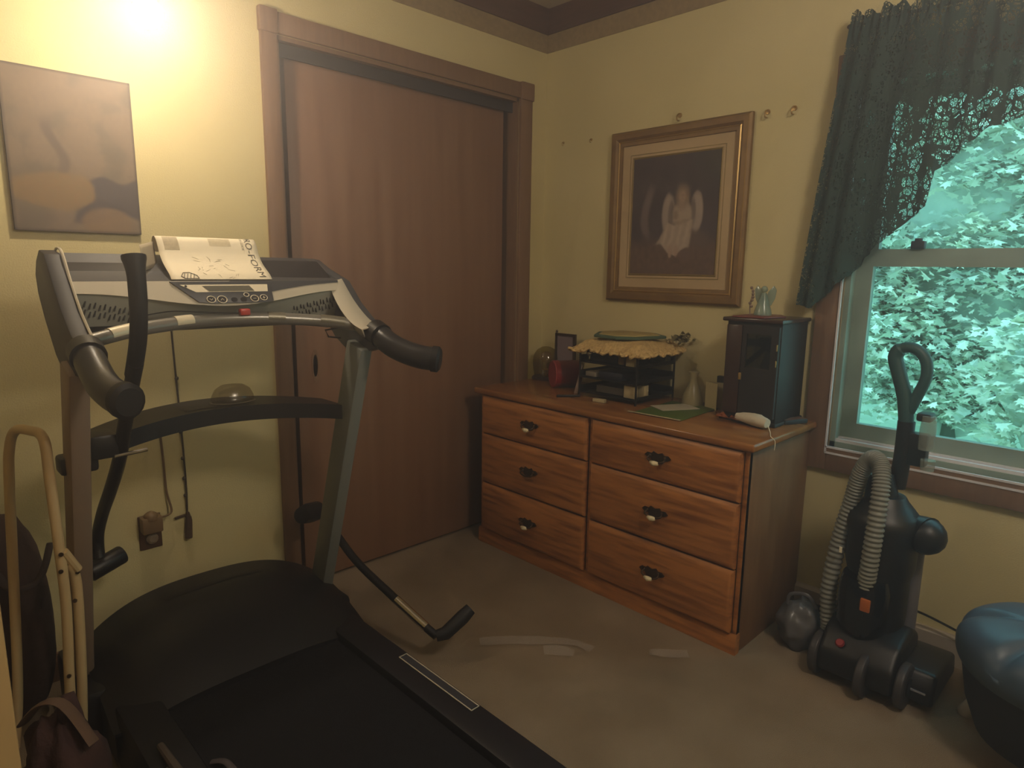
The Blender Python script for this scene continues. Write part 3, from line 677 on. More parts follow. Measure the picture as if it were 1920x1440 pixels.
# tray + crystal angel on cabinet
solo('red_mat', MB().prism([(-.245, -1.155), (-.24, -1.27), (-.13, -1.30), (-.05, -1.25), (-.06, -1.15)], 'z', CZ1+.0145, CZ1+.02), mat('red_lacquer_board', '6e2a22', .4), 'thin dark red slab lying on top of the jewellery cabinet', 'mat', (-.15, -1.2, CZ1+.0145), bevel=.002)
t = thing('glass_angel', 'pale crystal angel figurine standing on top of the dark cabinet', 'figurine', (-.13, -1.21, CZ1+.02))
m_cry = mat('icy_crystal', '8fa89c', .15, alpha=.6); az = CZ1+.02
part('robe', MB().lathe([(.032, 0), (.028, .02), (.018, .05), (.012, .07), (.008, .08)], (-.13, -1.213, az), 16), m_cry, t)
part('head', MB().sphere((-.13, -1.213, az+.092), .012, 12), m_cry, t)
for s in (-1, 1):
    w = [(0, .05), (s*.012, .085), (s*.03, .105), (s*.04, .09), (s*.036, .06), (s*.024, .035), (s*.008, .03)]
    part('wing', MB().prism([(-1.213+a, az+c) for a, c in w], 'x', -.122, -.117), m_cry, t, bevel=.001)
b = MB().tube(smooth([(-.14, -1.17, az), (-.14, -1.168, az+.04), (-.135, -1.175, az+.08)], 4), .002, 6)
for i in range(7): b.sphere((-.138+random.uniform(-.008, .008), -1.172+random.uniform(-.008, .008), az+.03+i*.011), .006, 8)
part('flower_spray', b, mat('mauve_beads', '8a7468', .4), t)

# ------------------------------------------------------------------ treadmill
tm = thing('treadmill', 'grey and black treadmill with console and hand grips in front of the closet', 'treadmill', (-1.75, -.9, 0))
XC = -1.75; HW = .37
# deck, belt, rails
part('deck', MB().box(XC-.33, XC+.33, -2.15, -.20, .05, .105), m_blkm, tm, bevel=.006)
part('running_belt', MB().prism([(-2.12, .11), (-.25, .11), (-.25, .114), (-2.12, .114)], 'x', XC-.245, XC+.245), m_belt, tm)
for s in (-1, 1):
    x0 = XC+s*.25; x1 = XC+s*HW
    part('side_rail', MB().prism([(min(x0, x1), .02), (max(x0, x1), .02), (max(x0, x1)-(.02 if s > 0 else 0), .135), (min(x0, x1)+(.02 if s < 0 else 0), .135)], 'y', -2.18, -.3), m_rail, tm, bevel=.01)
    sx_ = XC+s*.325
    b = MB()
    b.tube([(sx_-.012, -1.125, .137), (sx_+.014, -1.125, .137), (sx_+.014, -.80, .137), (sx_-.012, -.80, .137), (sx_-.012, -1.125, .137)], .0018, 6)
    part('foot_strip', b, m_silver, tm, 'thin silver outline on the foot rail')
    part('foot_pad', MB().box(sx_-.010, sx_+.012, -1.12, -.805, .1345, .137), mat('foot_pad_grey', '3a3c44', .3), tm)
# motor hood
def hood(u, v):
    x = XC-HW+u*2*HW; q = abs(2*u-1); y0, y1 = -.065, -.56
    y = y0+(y1-y0)*v
    zc = .265*(1-.35*q**3.2)
    z = zc*(1-max(0, (v-.35)/.65)**1.6*.50)
    if v < .12: z *= .25+.75*math.sin(v/.12*PI/2)
    y -= .06*q**2*(1-v)
    return Vector((x, y, max(z, .1)))
b = MB().grid(hood, 40, 24); 
b.grid(lambda u, v: Vector((hood(0, u).x, hood(0, u).y, .02+(hood(0, u).z-.02)*v)), 24, 2); b.grid(lambda u, v: Vector((hood(1, u).x, hood(1, u).y, .02+(hood(1, u).z-.02)*v)), 24, 2)
b.grid(lambda u, v: Vector((hood(u, 0).x, hood(u, 0).y, .02+(hood(u, 0).z-.02)*v)), 40, 2); b.grid(lambda u, v: Vector((hood(u, 1).x, hood(u, 1).y, .11+(hood(u, 1).z-.11)*v)), 40, 2)
part('motor_hood', b, m_blk, tm, weld=True)
b = MB(); b.grid(lambda u, v: hood(.3+u*.4, .30+v*.04)+Vector((0, 0, .0012)), 12, 2); part('hood_groove', b, m_blkm, tm)
# uprights
for s in (-1, 1):
    x = XC+(.345 if s > 0 else -.378); b = MB()
    pa, pb = Vector((x, -.25, .08)), Vector((x, -.575, 1.04)); d = (pb-pa); n_ = Vector((0, d.z, -d.y)).normalized()
    b.obox((pa+pb)/2, (.021, 0, 0), n_*.042, d/2)
    part('upright', b, m_steel if s > 0 else m_steell, tm, 'grey painted steel upright' if s > 0 else 'taupe painted steel upright', bevel=.008)
    part('foot_bracket', MB().box(x-.035, x+.035, -.42, -.12, .0, .16), m_blk, tm, bevel=.015)
# cross shelf between uprights
def shelf(u, v):
    x = XC-.33+u*.66; bow = 1-(2*u-1)**2
    y = -.50+.10*bow+(.14+.03*bow)*v; z = .845+.02*bow+.0*v
    return Vector((x, y, z))
b = MB(); n0 = 24
b.grid(shelf, n0, 4); b.grid(lambda u, v: shelf(u, v)-Vector((0, 0, .045-.012*v)), n0, 4)
b.grid(lambda u, v: shelf(u, 0)-Vector((0, 0, .045*v)), n0, 2); b.grid(lambda u, v: shelf(u, 1)-Vector((0, 0, .033*v)), n0, 2)
for uu_ in (0, 1): b.grid(lambda u, v, q=uu_: shelf(q, u)-Vector((0, 0, (.045-.012*u)*v)), 4, 2)
part('cross_shelf', b, m_blk, tm, weld=True)
b = MB(); b.grid(lambda u, v: shelf(.36+u*.26, .15+v*.7)+Vector((0, 0, .0015)), 12, 4)
part('shelf_recess', b, m_dgrey, tm)
# console
def kf(x): return (x-XC)/.35   # -1..1
m_con2 = m_console
# top shell: back lip to front edge
def top_s(u, v):
    x = XC-.35+u*.70; q = abs(2*u-1)
    y = (-.33+.09*max(0, u-.4)/.6)*(1-v)-.46*v; z = 1.292-.066*v-.01*math.sin(PI*v)
    return Vector((x, y, z))
def dbl(fn, nu, nv, th):
    b = MB(); b.grid(fn, nu, nv); b.grid(lambda u, v: fn(u, v)-Vector((0, 0, th)), nu, nv)
    for q in (0, 1):
        b.grid(lambda u, v: fn(u, q)-Vector((0, 0, th*v)), nu, 1); b.grid(lambda u, v: fn(q, u)-Vector((0, 0, th*v)), nv, 1)
    return b
part('console_top', dbl(top_s, 20, 8, .012), m_con2, tm, weld=True)
# body behind
b = MB().prism([(-.335, 1.285), (-.452, 1.215), (-.448, 1.16), (-.415, 1.10), (-.38, 1.09), (-.32, 1.18)], 'x', XC-.345, XC+.345)
part('console_body', b, m_dgrey, tm, bevel=.006)
# silver fascia band, lower edge bowed
def zb_(x):
    k = kf(x); return 1.197-.036*math.cos(k*PI/2*1.0)**2
def fas(u, v):
    x = XC-.348+u*.696; zt_ = 1.225; z = zt_+(zb_(x)-zt_)*v
    return Vector((x, -.462-.6*(1.225-z)-.004*math.cos(kf(x)*PI/2), z))
def slab_y(fn, nu, nv, th):
    b = MB(); b.grid(fn, nu, nv); b.grid(lambda u, v: fn(u, v)+Vector((0, th, 0)), nu, nv)
    for q in (0, 1):
        b.grid(lambda u, v: fn(u, q)+Vector((0, th*v, 0)), nu, 1); b.grid(lambda u, v: fn(q, u)+Vector((0, th*v, 0)), nv, 1)
    return b
part('fascia', slab_y(fas, 40, 6, .02), m_silver, tm, 'silver band across the front of the console', weld=True)
# black right-hand upper fascia
part('fascia_inlay', slab_y(lambda u, v: fas(.52+u*.47, v*.72*(1-u*.75))+Vector((0, -.0015, 0)), 20, 4, .001), m_console, tm, weld=True)
# speaker panels
def spk(u, v):
    x = XC-.34+u*.68; z0_ = zb_(x)+.004; z = z0_+(1.116-z0_)*v
    return Vector((x, (-.460-.6*(1.225-z0_))*(1-v)-.440*v, z))
part('speaker_panel', slab_y(spk, 40, 4, .01), mat('speaker_grey', 'a2a49a', .45), tm, weld=True)
for s in (-1, 1):
    b = MB()
    for i in range(13):
        for j in range(2):
            x = XC+s*(.325-i*.0105); zc = 1.172-j*.02-.004*(i % 2)-(.002*i)
            vv_ = (zb_(x)+.004-zc)/(zb_(x)+.004-1.116); b.obox((x, (-.460-.6*(1.221-zb_(x)))*(1-vv_)-.440*vv_-.001, zc), (.0017, 0, 0), (0, .002, 0), (-.002*s, 0, .0075))
    part('speaker_grille', b, m_blkm, tm, kind='stuff')
# centre control panel
def pf(x, z, off=0): return Vector((x, -.4625-.6*(1.225-z)-.0055-off, z))
def poly_panel(pts, off, th=.002):
    n = len(pts); vs = [pf(x, z, off) for x, z in pts]+[pf(x, z, off-th) for x, z in pts]
    return MB().add(vs, [tuple(range(n)), tuple(range(2*n-1, n-1, -1))]+[(i, (i+1) % n, n+(i+1) % n, n+i) for i in range(n)])
part('control_panel', poly_panel([(-1.887, 1.224), (-1.829, 1.172), (-1.80, 1.168), (-1.64, 1.168), (-1.630, 1.172), (-1.624, 1.224)], .003, .006), m_console, tm, 'grey control panel in the middle of the console', bevel=.001)
part('display_surround', poly_panel([(-1.866, 1.216), (-1.830, 1.197), (-1.640, 1.197), (-1.636, 1.216)], .0045), m_paper, tm, 'pale band around the display')
part('display', poly_panel([(-1.812, 1.213), (-1.797, 1.1995), (-1.678, 1.1995), (-1.688, 1.213)], .006), m_lcd, tm)
def button(x, z, r, m=None):
    N_ = 18; pts = [(x+r*1.15*math.cos(2*PI*k/N_), z+r*.85*math.sin(2*PI*k/N_)) for k in range(N_)]
    bt = part('button', poly_panel(pts, .0055, .003), m_dgrey, tm)
    b = MB(); path = [pf(p[0], p[1], .0058) for p in pts]; b.tube(path+[path[0]], .0011, 6)
    part('ring', b, m_paper, bt)
    return bt
for x, z, r, ch in ((-1.798, 1.1785, .0095, 'down'), (-1.770, 1.178, .0105, 'up'), (-1.683, 1.179, .0095, 'minus'), (-1.657, 1.181, .0085, 'plus'), (-1.703, 1.189, .006, '')):
    bt = button(x, z, r); b = MB(); s = r*.42
    if ch == 'down': b.tube([pf(x-s, z+s*.5, .0065), pf(x, z-s*.5, .0065), pf(x+s, z+s*.5, .0065)], .0007, 5)
    if ch == 'up': b.tube([pf(x-s, z-s*.5, .0065), pf(x, z+s*.5, .0065), pf(x+s, z-s*.5, .0065)], .0007, 5)
    if ch in ('minus', 'plus'): b.tube([pf(x-s, z, .0065), pf(x+s, z, .0065)], .0007, 5)
    if ch == 'plus': b.tube([pf(x, z-s, .0065), pf(x, z+s, .0065)], .0007, 5)
    if b.v: part('symbol', b, m_paper, bt)
for x in (-1.738, -1.713):
    part('button', poly_panel([(x+.008*math.cos(k*PI/7), 1.177+.006*math.sin(k*PI/7)) for k in range(14)], .0055, .003), m_blk, tm)
part('led', poly_panel([(-1.852+.003*math.cos(k*PI/5), 1.2125+.003*math.sin(k*PI/5)) for k in range(10)], .006), m_dgrey, tm)
# side shells
for s in (-1, 1):
    xo = XC+s*.385; xi = XC+s*.35
    poly = [(-.27, 1.24), (-.30, 1.275), (-.345, 1.298), (-.40, 1.288), (-.46, 1.225), (-.53, 1.16), (-.60, 1.115), (-.655, 1.095), (-.67, 1.07), (-.655, 1.035), (-.60, 1.02), (-.54, 1.01), (-.48, 1.02), (-.42, 1.05), (-.33, 1.13), (-.28, 1.19)]
    part('side_shell', MB().prism(poly if s < 0 else [(-.20, 1.23), (-.205, 1.268), (-.235, 1.292), (-.28, 1.287), (-.34, 1.262)]+poly[4:], 'x', min(xo, xi), max(xo, xi)), m_dgrey if s < 0 else m_console, tm, bevel=.004, seg=2)
    # silver inner trim following the upper edge of the shell
    edge = [(-.31, 1.284), (-.345, 1.302), (-.40, 1.292), (-.46, 1.229), (-.53, 1.164), (-.60, 1.119), (-.65, 1.10)]
    if s > 0:
        b = MB(); P_ = smooth([(xi, y, z) for y, z in edge[3:]], 5)
        for i, p in enumerate(P_):
            w = .03+.01*math.sin(i/len(P_)*PI); b.v += [p+Vector((.008, 0, .001)), p+Vector((.008, 0, .001))+Vector((-w-.008, .012, -.012)), p+Vector((-.02, .02, -.035))]
        n = len(P_); b.f = [[3*i+k, 3*i+k+1, 3*i+k+4, 3*i+k+3] for i in range(n-1) for k in (0, 1)]
        part('arm_trim', b, m_silver, tm, 'silver inner face of the right console arm', solidify=.004)
    else:
        part('arm_trim', MB().tube(smooth([(xi+.002, y, z) for y, z in edge], 5), .0032, 6), m_silver, tm, 'thin silver edge line of the left console arm')
    # collar + grip
    part('collar', MB().tube([(XC+s*.365, -.625, 1.083), (XC+s*.366, -.66, 1.070)], .036, 18), m_blk, tm)
    gp = ([(-1.384, -.655, 1.070), (-1.375, -.70, 1.046), (-1.355, -.745, 1.028), (-1.335, -.785, 1.018), (-1.315, -.81, 1.014)] if s > 0 else
          [(-2.116, -.655, 1.070), (-2.116, -.70, 1.046), (-2.115, -.75, 1.024), (-2.110, -.80, 1.010), (-2.102, -.845, 1.004)])
    path = smooth(gp, 5); gd = (path[-1]-path[-3]).normalized(); ge = path[-1]
    part('grip', MB().tube(path, [.030, .030]+[.031]*(len(path)-2), 18, flat=1.1), mat('black_foam_grip', '2a2a2e', .3) if s > 0 else mat('black_foam_grip', '26262a', .33), tm)
    part('grip_cap', MB().tube([ge, ge+gd*.017, ge+gd*.024], [.034, .034, .026], 18, flat=1.1), m_blkm, tm)
# cross handle bar
bar = smooth([(XC-.35, -.585, 1.095), (XC-.24, -.535, 1.112), (XC-.1, -.50, 1.123), (XC, -.49, 1.125), (XC+.1, -.50, 1.123), (XC+.24, -.535, 1.112), (XC+.35, -.585, 1.095)], 6)
part('handle_bar', MB().tube(bar, .017, 14), mat('silver_grey_bar', '8c8a84', .3, .4), tm, 'silver grey curved bar below the console')
def pulse(i0, i1):
    P_ = bar[i0:i1]; b = MB().tube([p+Vector((0, -.0015, .0025)) for p in P_], .0165, 14); return b
for a, c in ((3, 7), (10, 13), (24, 27), (30, 34)):
    part('pulse_sensor', pulse(a, c), mat('lamp_bright_sensor', 'f0e6cc', .3, .2) if a < 20 else mat('plain_sensor', '8a8678', .4, .6), tm, 'metal pulse plate on the bar, lamp reflection painted into the left ones')  # left plates coloured paler to imitate the lamp's reflection
# safety key
kx = -1.715
part('safety_key', MB().obox((kx, -.505, 1.143), (.014, 0, 0), (0, .010, 0), (0, 0, .009)), m_red, tm, 'red safety key', bevel=.004)
part('key_cord', MB().tube(smooth([(kx-.012, -.505, 1.141), (kx-.06, -.505, 1.143), (kx-.12, -.50, 1.147), (kx-.18, -.49, 1.150), (kx-.24, -.47, 1.14)], 5), .0016, 6), m_blk, tm)
# cable clip under right arm
part('cable_clip', MB().tube([(-1.435, -.50, 1.085), (-1.475, -.50, 1.08), (-1.465, -.50, 1.06), (-1.43, -.51, 1.055)], .003, 6), m_blk, tm)
# arm pivots and resistance arms
for s in (-1, 1):
    x = XC+s*.40
    part('pivot_block', MB().tube([(XC+s*.32, -.20, .40), (XC+s*.36, -.17, .39), (XC+s*.41, -.155, .385)], [.03, .036, .034], 14) if s > 0 else MB().tube([(-2.07, -.17, .385), (-1.975, -.14, .405)], .028, 14), m_blk, tm, bevel=.004)
ra = smooth([(-1.34, -.14, .38), (-1.325, -.22, .33), (-1.31, -.36, .245), (-1.29, -.55, .18), (-1.265, -.68, .125), (-1.25, -.735, .10)], 6)
arm = part('resistance_arm', MB().tube(ra, .014, 12), m_blk, tm, 'black swing arm lowered to the floor on the right')
part('arm_sleeve', MB().tube([(-1.288, -.57, .175), (-1.262, -.70, .120)], .0145, 12), m_chrome, arm)
part('arm_grip', MB().tube([(-1.25, -.735, .10), (-1.225, -.75, .105), (-1.165, -.765, .145), (-1.135, -.77, .165)], [.018, .022, .024, .02], 14), m_blkm, arm)
la = smooth([(-2.04, -.16, .385), (-2.035, -.14, .47), (-2.03, -.20, .56), (-2.03, -.33, .67), (-2.03, -.45, .78), (-2.03, -.52, .87), (-2.03, -.60, .97), (-2.03, -.67, 1.05)], 6)
arm = part('resistance_arm', MB().tube(la, .0165, 12), m_blk, tm, 'black swing arm folded up on the left')
part('arm_grip', MB().tube(smooth([(-2.03, -.64, 1.02), (-2.03, -.70, 1.10), (-2.03, -.725, 1.17), (-2.03, -.73, 1.24), (-2.03, -.722, 1.285)], 4), [.0175]*9+[.018]*4+[.019, .021, .024, .024], 14), m_blkm, arm)
# clamp and chrome pin on left upright
part('clamp', MB().obox((-2.12, -.45, .79), (.04, 0, .0), (0, .03, 0), (0, 0, .022)).obox((-2.07, -.46, .83), (.03, 0, 0), (0, .045, 0), (0, 0, .03)), m_blk, tm, bevel=.008)
part('clamp_pin', MB().tube([(-2.055, -.52, .808), (-1.985, -.53, .815)], .005, 10), m_chrome, tm)

# manual sheet on console
def sheet(u, v, off=0.0):
    # v 0 bottom front .. 1 back over the top
    x = -1.879+u*.266-.003*v
    prof = [(-.462, 1.229), (-.448, 1.243), (-.425, 1.258), (-.402, 1.275), (-.385, 1.296), (-.374, 1.318), (-.364, 1.334), (-.350, 1.341), (-.336, 1.335), (-.330, 1.318), (-.333, 1.300)]
    t = v*(len(prof)-1); i = min(int(t), len(prof)-2); f_ = t-i
    def cat(k):
        p = [prof[max(0, min(len(prof)-1, i+j))][k] for j in (-1, 0, 1, 2)]
        return .5*(2*p[1]+(p[2]-p[0])*f_+(2*p[0]-5*p[1]+4*p[2]-p[3])*f_*f_+(-p[0]+3*p[1]-3*p[2]+p[3])*f_**3)
    q = Vector((x, cat(0), cat(1)))
    if off:
        e = .01; a = sheet(u, min(1, v+e)); c = sheet(u, max(0, v-e)); d = (a-c).normalized(); n = Vector((0, d.z*-1, d.y)).normalized()
        q += n*off
    return q
ps = thing('paper_sheet', 'curled white printed instruction sheet lying on the treadmill console', 'paper', (-1.75, -.4, 1.23))
part('sheet', MB().grid(sheet, 16, 50), m_paper, ps, solidify=.0004)
b = MB().grid(lambda u, v: Vector((-1.879-.055*math.sin(v*PI/2)*(1-u)-.0*u, -.41+.075*v, 1.262+.055*v)) if False else Vector((-1.93+u*.05, -.42+.06*u+.02*v, 1.25+.065*v+.012*u)), 6, 6)
part('under_leaf', b, mat('shaded_leaf', 'b0a48c', .7), ps, 'lower leaf of the sheet showing at the left', solidify=.0004)
def text_on_sheet(txt, size, u0_, v0_, name, m):
    cu = bpy.data.curves.new(name, 'FONT'); cu.body = txt; cu.size = size; cu.extrude = 0; cu.resolution_u = 2
    to = bpy.data.objects.new(name, cu); C.objects.link(to); dg = bpy.context.evaluated_depsgraph_get(); dg.update()
    me = bpy.data.meshes.new_from_object(to.evaluated_get(dg)); bpy.data.objects.remove(to)
    # text runs down the sheet: text x -> decreasing v, text y -> increasing u
    bm = bmesh.new(); bm.from_mesh(me)
    bmesh.ops.subdivide_edges(bm, edges=[e for e in bm.edges if e.calc_length() > .004], cuts=2)
    bmesh.ops.triangulate(bm, faces=bm.faces); mbx = MB()
    for v in bm.verts: mbx.v.append(sheet(u0_+v.co.y/.266, max(0, min(1, v0_-v.co.x/.20)), .0009))
    mbx.f = [[v.index for v in f.verts] for f in bm.faces]; bm.free()
    return part(name, mbx, m, ps)
text_on_sheet('PRO-FORM', .028, .875, .73, 'lettering', m_ink).data
text_on_sheet('USER GUIDE', .009, .83, .70, 'small_lettering', mat('light_ink', '8a8474', .7))
ink2 = mat('faint_ink', 'a89e88', .7)
def patch(u0_, u1_, v0_, v1_, m, nm='print_patch'):
    part(nm, MB().grid(lambda u, v: sheet(u0_+(u1_-u0_)*u, v0_+(v1_-v0_)*v, .0006), 6, 8), m, ps)
patch(.06, .20, .44, .66, mat('grey_halftone', 'b4a88e', .7, col2='c4b89c', scale=120))
patch(.50, .72, .50, .64, mat('grey_halftone2', 'c8bc9e', .7, col2='d8ccb0', scale=150))
b = MB(); lp_ = [(.13, .02), (.10, .06), (.13, .115), (.19, .12), (.25, .07), (.26, .02)]
for (a, c), (d, e) in zip(lp_, lp_[1:]+lp_[:1]): b.tube([sheet(a, c, .0012), sheet(d, e, .0012)], .0009, 4)
for k in range(4): b.tube([sheet(.12+.03*k, .03, .0012), sheet(.14+.03*k, .10, .0012)], .0008, 4)
part('logo', b, m_ink, ps)
b = MB()
for k in range(26):
    a = random.uniform(.28, .72); c = random.uniform(.03, .34); b.tube([sheet(a, c, .0008), sheet(a+random.uniform(-.06, .06), c+random.uniform(-.03, .05), .0008)], .0004, 4)
part('line_drawing', b, ink2, ps)

# clear lid on the cross shelf
t = thing('clear_bowl', 'clear upturned plastic bowl resting on the treadmill cross shelf', 'bowl', (-1.70, -.36, .87))
part('dome', MB().lathe([(.062, 0), (.060, .018), (.05, .038), (.032, .05), (.001, .054)], (-1.697, -.34, .868), 28, cap=False, sc=(1.0, .75)), m_cling, t, solidify=.001)
part('rim', MB().lathe([(.062, 0), (.066, .002), (.062, .004)], (-1.697, -.34, .868), 28, cap=False, sc=(1.0, .75)), mat('rim_plastic', '8a8478', .2, alpha=.5), t)

# ------------------------------------------------------------------ left wall: outlet, plug, cords
t = thing('wall_outlet', 'brown wall outlet with a plugged in night light, left of the closet', 'outlet', (-1.86, 0, .40))
part('cover_plate', MB().box(-1.895, -1.827, -.006, 0, .343, .460), mat('brown_bakelite', '5c4230', .4), t, bevel=.003)
part('night_light', MB().obox((-1.862, -.028, .435), (.030, 0, 0), (0, .02, 0), (0, 0, .026)).lathe([(.024, 0), (.02, .02), (.005, .03)], (-1.862, -.03, .45), 14), mat('beige_plug', '7c6446', .5), t, bevel=.004)
part('plug', MB().lathe([(.018, 0), (.018, .014), (.010, .02)], (-1.86, -.006, .382), 16, (0, -1, 0)), mat('grey_plug', '8a7a68', .5), t)
part('cord', MB().tube(smooth([(-1.842, -.04, .455), (-1.80, -.03, .462), (-1.805, -.012, .53), (-1.806, -.008, .65), (-1.812, -.006, .80)], 6), .0035, 6), mat('brown_cord', '6c563c', .6), t)
t = thing('pull_cord', 'knotted dark cord with tassel hanging on the wall behind the treadmill', 'cord', (-1.745, 0, 1.08))
b = MB().tube(smooth([(-1.752, -.008, 1.15), (-1.749, -.008, .95), (-1.744, -.008, .75), (-1.742, -.008, .55), (-1.745, -.008, .44)], 6), .0032, 6)
for z in (.90, .72, .63, .56, .50): b.sphere((-1.746, -.008, z), .007, 8)
part('cord', b, mat('dark_cord', '3c3226', .7), t)
part('nail', MB().tube([(-1.752, 0, 1.15), (-1.752, -.02, 1.152)], .003, 8), m_brass, t)
part('tassel', MB().tube([(-1.745, -.01, .44), (-1.742, -.01, .41), (-1.747, -.01, .35)], [.006, .011, .013], 8).tube([(-1.785, -.01, .428), (-1.755, -.01, .432), (-1.735, -.01, .418)], .005, 6), mat('dark_tassel', '4a3828', .8), t)

# ------------------------------------------------------------------ folding chair frame at left
ch = thing('folding_chair', 'folded cream metal tube chair leaning beside the left treadmill upright', 'chair', (-2.19, -.35, 0))
near_top = (-2.185, -.47, .885)
fr = smooth([(-2.295, -.29, .012), (-2.272, -.295, .20), (-2.242, -.305, .70), (-2.232, -.315, .82), (-2.218, -.34, .866), (-2.198, -.42, .876), (-2.188, -.46, .874), (-2.184, -.485, .85), (-2.184, -.49, .78), (-2.182, -.50, .60), (-2.180, -.49, .45), (-2.188, -.475, .25), (-2.188, -.46, .16), (-2.18, -.45, .10)], 6)
part('back_frame', MB().tube(fr, .0115, 12), m_cream, ch)
lf = smooth([(-2.165, -.49, .56), (-2.152, -.475, .50), (-2.155, -.47, .36), (-2.162, -.46, .20), (-2.168, -.44, .08), (-2.175, -.43, .015), (-2.205, -.40, .012), (-2.225, -.35, .012), (-2.23, -.31, .012)], 6)
part('leg_frame', MB().tube(lf, .0115, 12), m_cream, ch)
part('brace', MB().tube([(-2.175, -.505, .595), (-2.148, -.487, .535)], .010, 10), m_cream, ch)
b = MB()
for p in ((-2.182, -.513, .592), (-2.150, -.492, .53), (-2.186, -.512, .55), (-2.16, -.482, .455), (-2.19, -.49, .27)): b.lathe([(.0055, 0), (.004, .004)], p, 10, (-.2, -1, 0))
part('rivets', b, m_brass, ch)
# cream storage cabinet at the frame's left edge
t = thing('white_cabinet', 'cream painted cabinet at the far left edge of the photo, only a corner showing', 'cabinet', (-2.55, -.95, 0))
m_crp = mat('cream_paint', 'cdb280', .5, col2='c2a676', scale=4)
part('body', MB().box(-2.78, -2.353, -1.15, -.80, .0, 1.85), m_crp, t, bevel=.004)
part('top', MB().box(-2.79, -2.351, -1.16, -.79, 1.851, 1.87), m_crp, t, bevel=.004)
# bags and heap on the floor at left
def lump(c, r, sc, seed, amp=.25, n=36, flat=None):
    c = Vector(c)
    def f_(u, v):
        d = Vector((math.sin(PI*v)*math.cos(2*PI*u), math.sin(PI*v)*math.sin(2*PI*u), math.cos(PI*v)))
        k = 1+amp*noise.fractal(d*1.6+Vector((seed, 0, 0)), 1, 2, 4)
        p = c+Vector((d.x*sc[0], d.y*sc[1], d.z*sc[2]))*r*k
        if p.z < .003: p.z = .003
        return p
    return MB().grid(f_, n, n//2)
t = thing('duffel_bag', 'dark brown soft bag standing against the wall behind the cream chair frame', 'bag', (-2.23, -.16, 0))
part('bag_body', lump((-2.25, -.135, .295), .3, (.30, .40, 1.0), 3, .08), mat('dark_brown_cloth', '43302a', .9, col2='35241f', scale=9, bump=.5, bscale=40), t, weld=True, ang=180)
part('strap', MB().tube(smooth([(-2.29, -.20, .50), (-2.26, -.27, .44), (-2.20, -.275, .45), (-2.16, -.22, .52)], 5), .01, 8, flat=.4), mat('strap_cloth', '2e211e', .8), t)
t = thing('crumpled_jacket', 'dark plum cloth heaped on the floor at the lower left', 'clothing', (-2.24, -.5, 0))
part('cloth', lump((-2.245, -.69, .10), .21, (.40, .60, 1.0), 11, .35), mat('dark_plum_cloth', '38262a', .95, col2='4a3230', scale=7, bump=.8, bscale=30), t, weld=True, ang=180)
b = MB()
t = thing('cloth_strap', 'tan canvas strap lying across the heap at the lower left corner', 'strap', (-2.28, -.56, .2))
part('webbing', MB().tube(smooth([(-2.30, -.62, .27), (-2.27, -.68, .335), (-2.235, -.72, .335), (-2.20, -.78, .26)], 5), .016, 8, flat=.3), mat('tan_webbing', '6a5446', .9), t)
t = thing('plastic_tube', 'pale plastic tube end lying on the treadmill deck, bottom edge', 'tube', (-2.0, -.8, .14))
part('tube', MB().tube([(-2.065, -.735, .152), (-2.06, -.86, .150), (-2.05, -.95, .150)], [.009, .011, .011], 10), mat('grey_tube', '4e443e', .5), t)
t = thing('crumpled_tag', 'crumpled pale strap lying on the belt at the bottom edge', 'strap', (-1.97, -.84, .12))
part('ribbon', MB().tube(smooth([(-1.985, -.83, .122), (-1.965, -.86, .13), (-1.955, -.90, .122), (-1.935, -.95, .124)], 5), .008, 8, flat=.4), mat('grey_ribbon', '474044', .7), t)

# ------------------------------------------------------------------ clear plastic sheet on carpet
def film(pts, label, seed):
    t = thing('plastic_film', label, 'plastic', (pts[0][0], pts[0][1], 0))
    P_ = smooth([(x, y, .004) for x, y in pts], 8); b = MB()
    for i, p in enumerate(P_):
        d = (P_[min(i+1, len(P_)-1)]-P_[max(i-1, 0)]).normalized(); n = Vector((-d.y, d.x, 0)); w = .022+.012*noise.noise(p*9)
        for k in range(5): b.v.append(p+n*w*(k-2)/2+Vector((0, 0, .006+.010*abs(noise.noise(p*14+Vector((k, seed, 0)))))))
    m_ = len(P_); b.f = [[i*5+k, i*5+k+1, i*5+k+6, i*5+k+5] for i in range(m_-1) for k in range(4)]
    part('film', b, mat('milky_film', 'e0dcd8', .12, alpha=.22, spec=.8), t, ang=180)
film([(-1.075, -.751), (-.984, -.813), (-.90, -.90), (-.84, -.97), (-.83, -1.04)], 'long glinting strip of clear plastic film on the carpet before the dresser', 1)
film([(-.95, -.93), (-.92, -.96), (-.888, -1.01)], 'short glinting piece of clear plastic film beside the longer strip', 4)
film([(-.70, -1.18), (-.66, -1.23), (-.614, -1.275)], 'faint piece of clear plastic film by the dresser right front corner', 8)

# ------------------------------------------------------------------ vacuum cleaner
vc = thing('vacuum_cleaner', 'black upright vacuum cleaner with a grey ribbed hose below the window', 'vacuum cleaner', (-.29, -1.73, 0))
VX = -.26
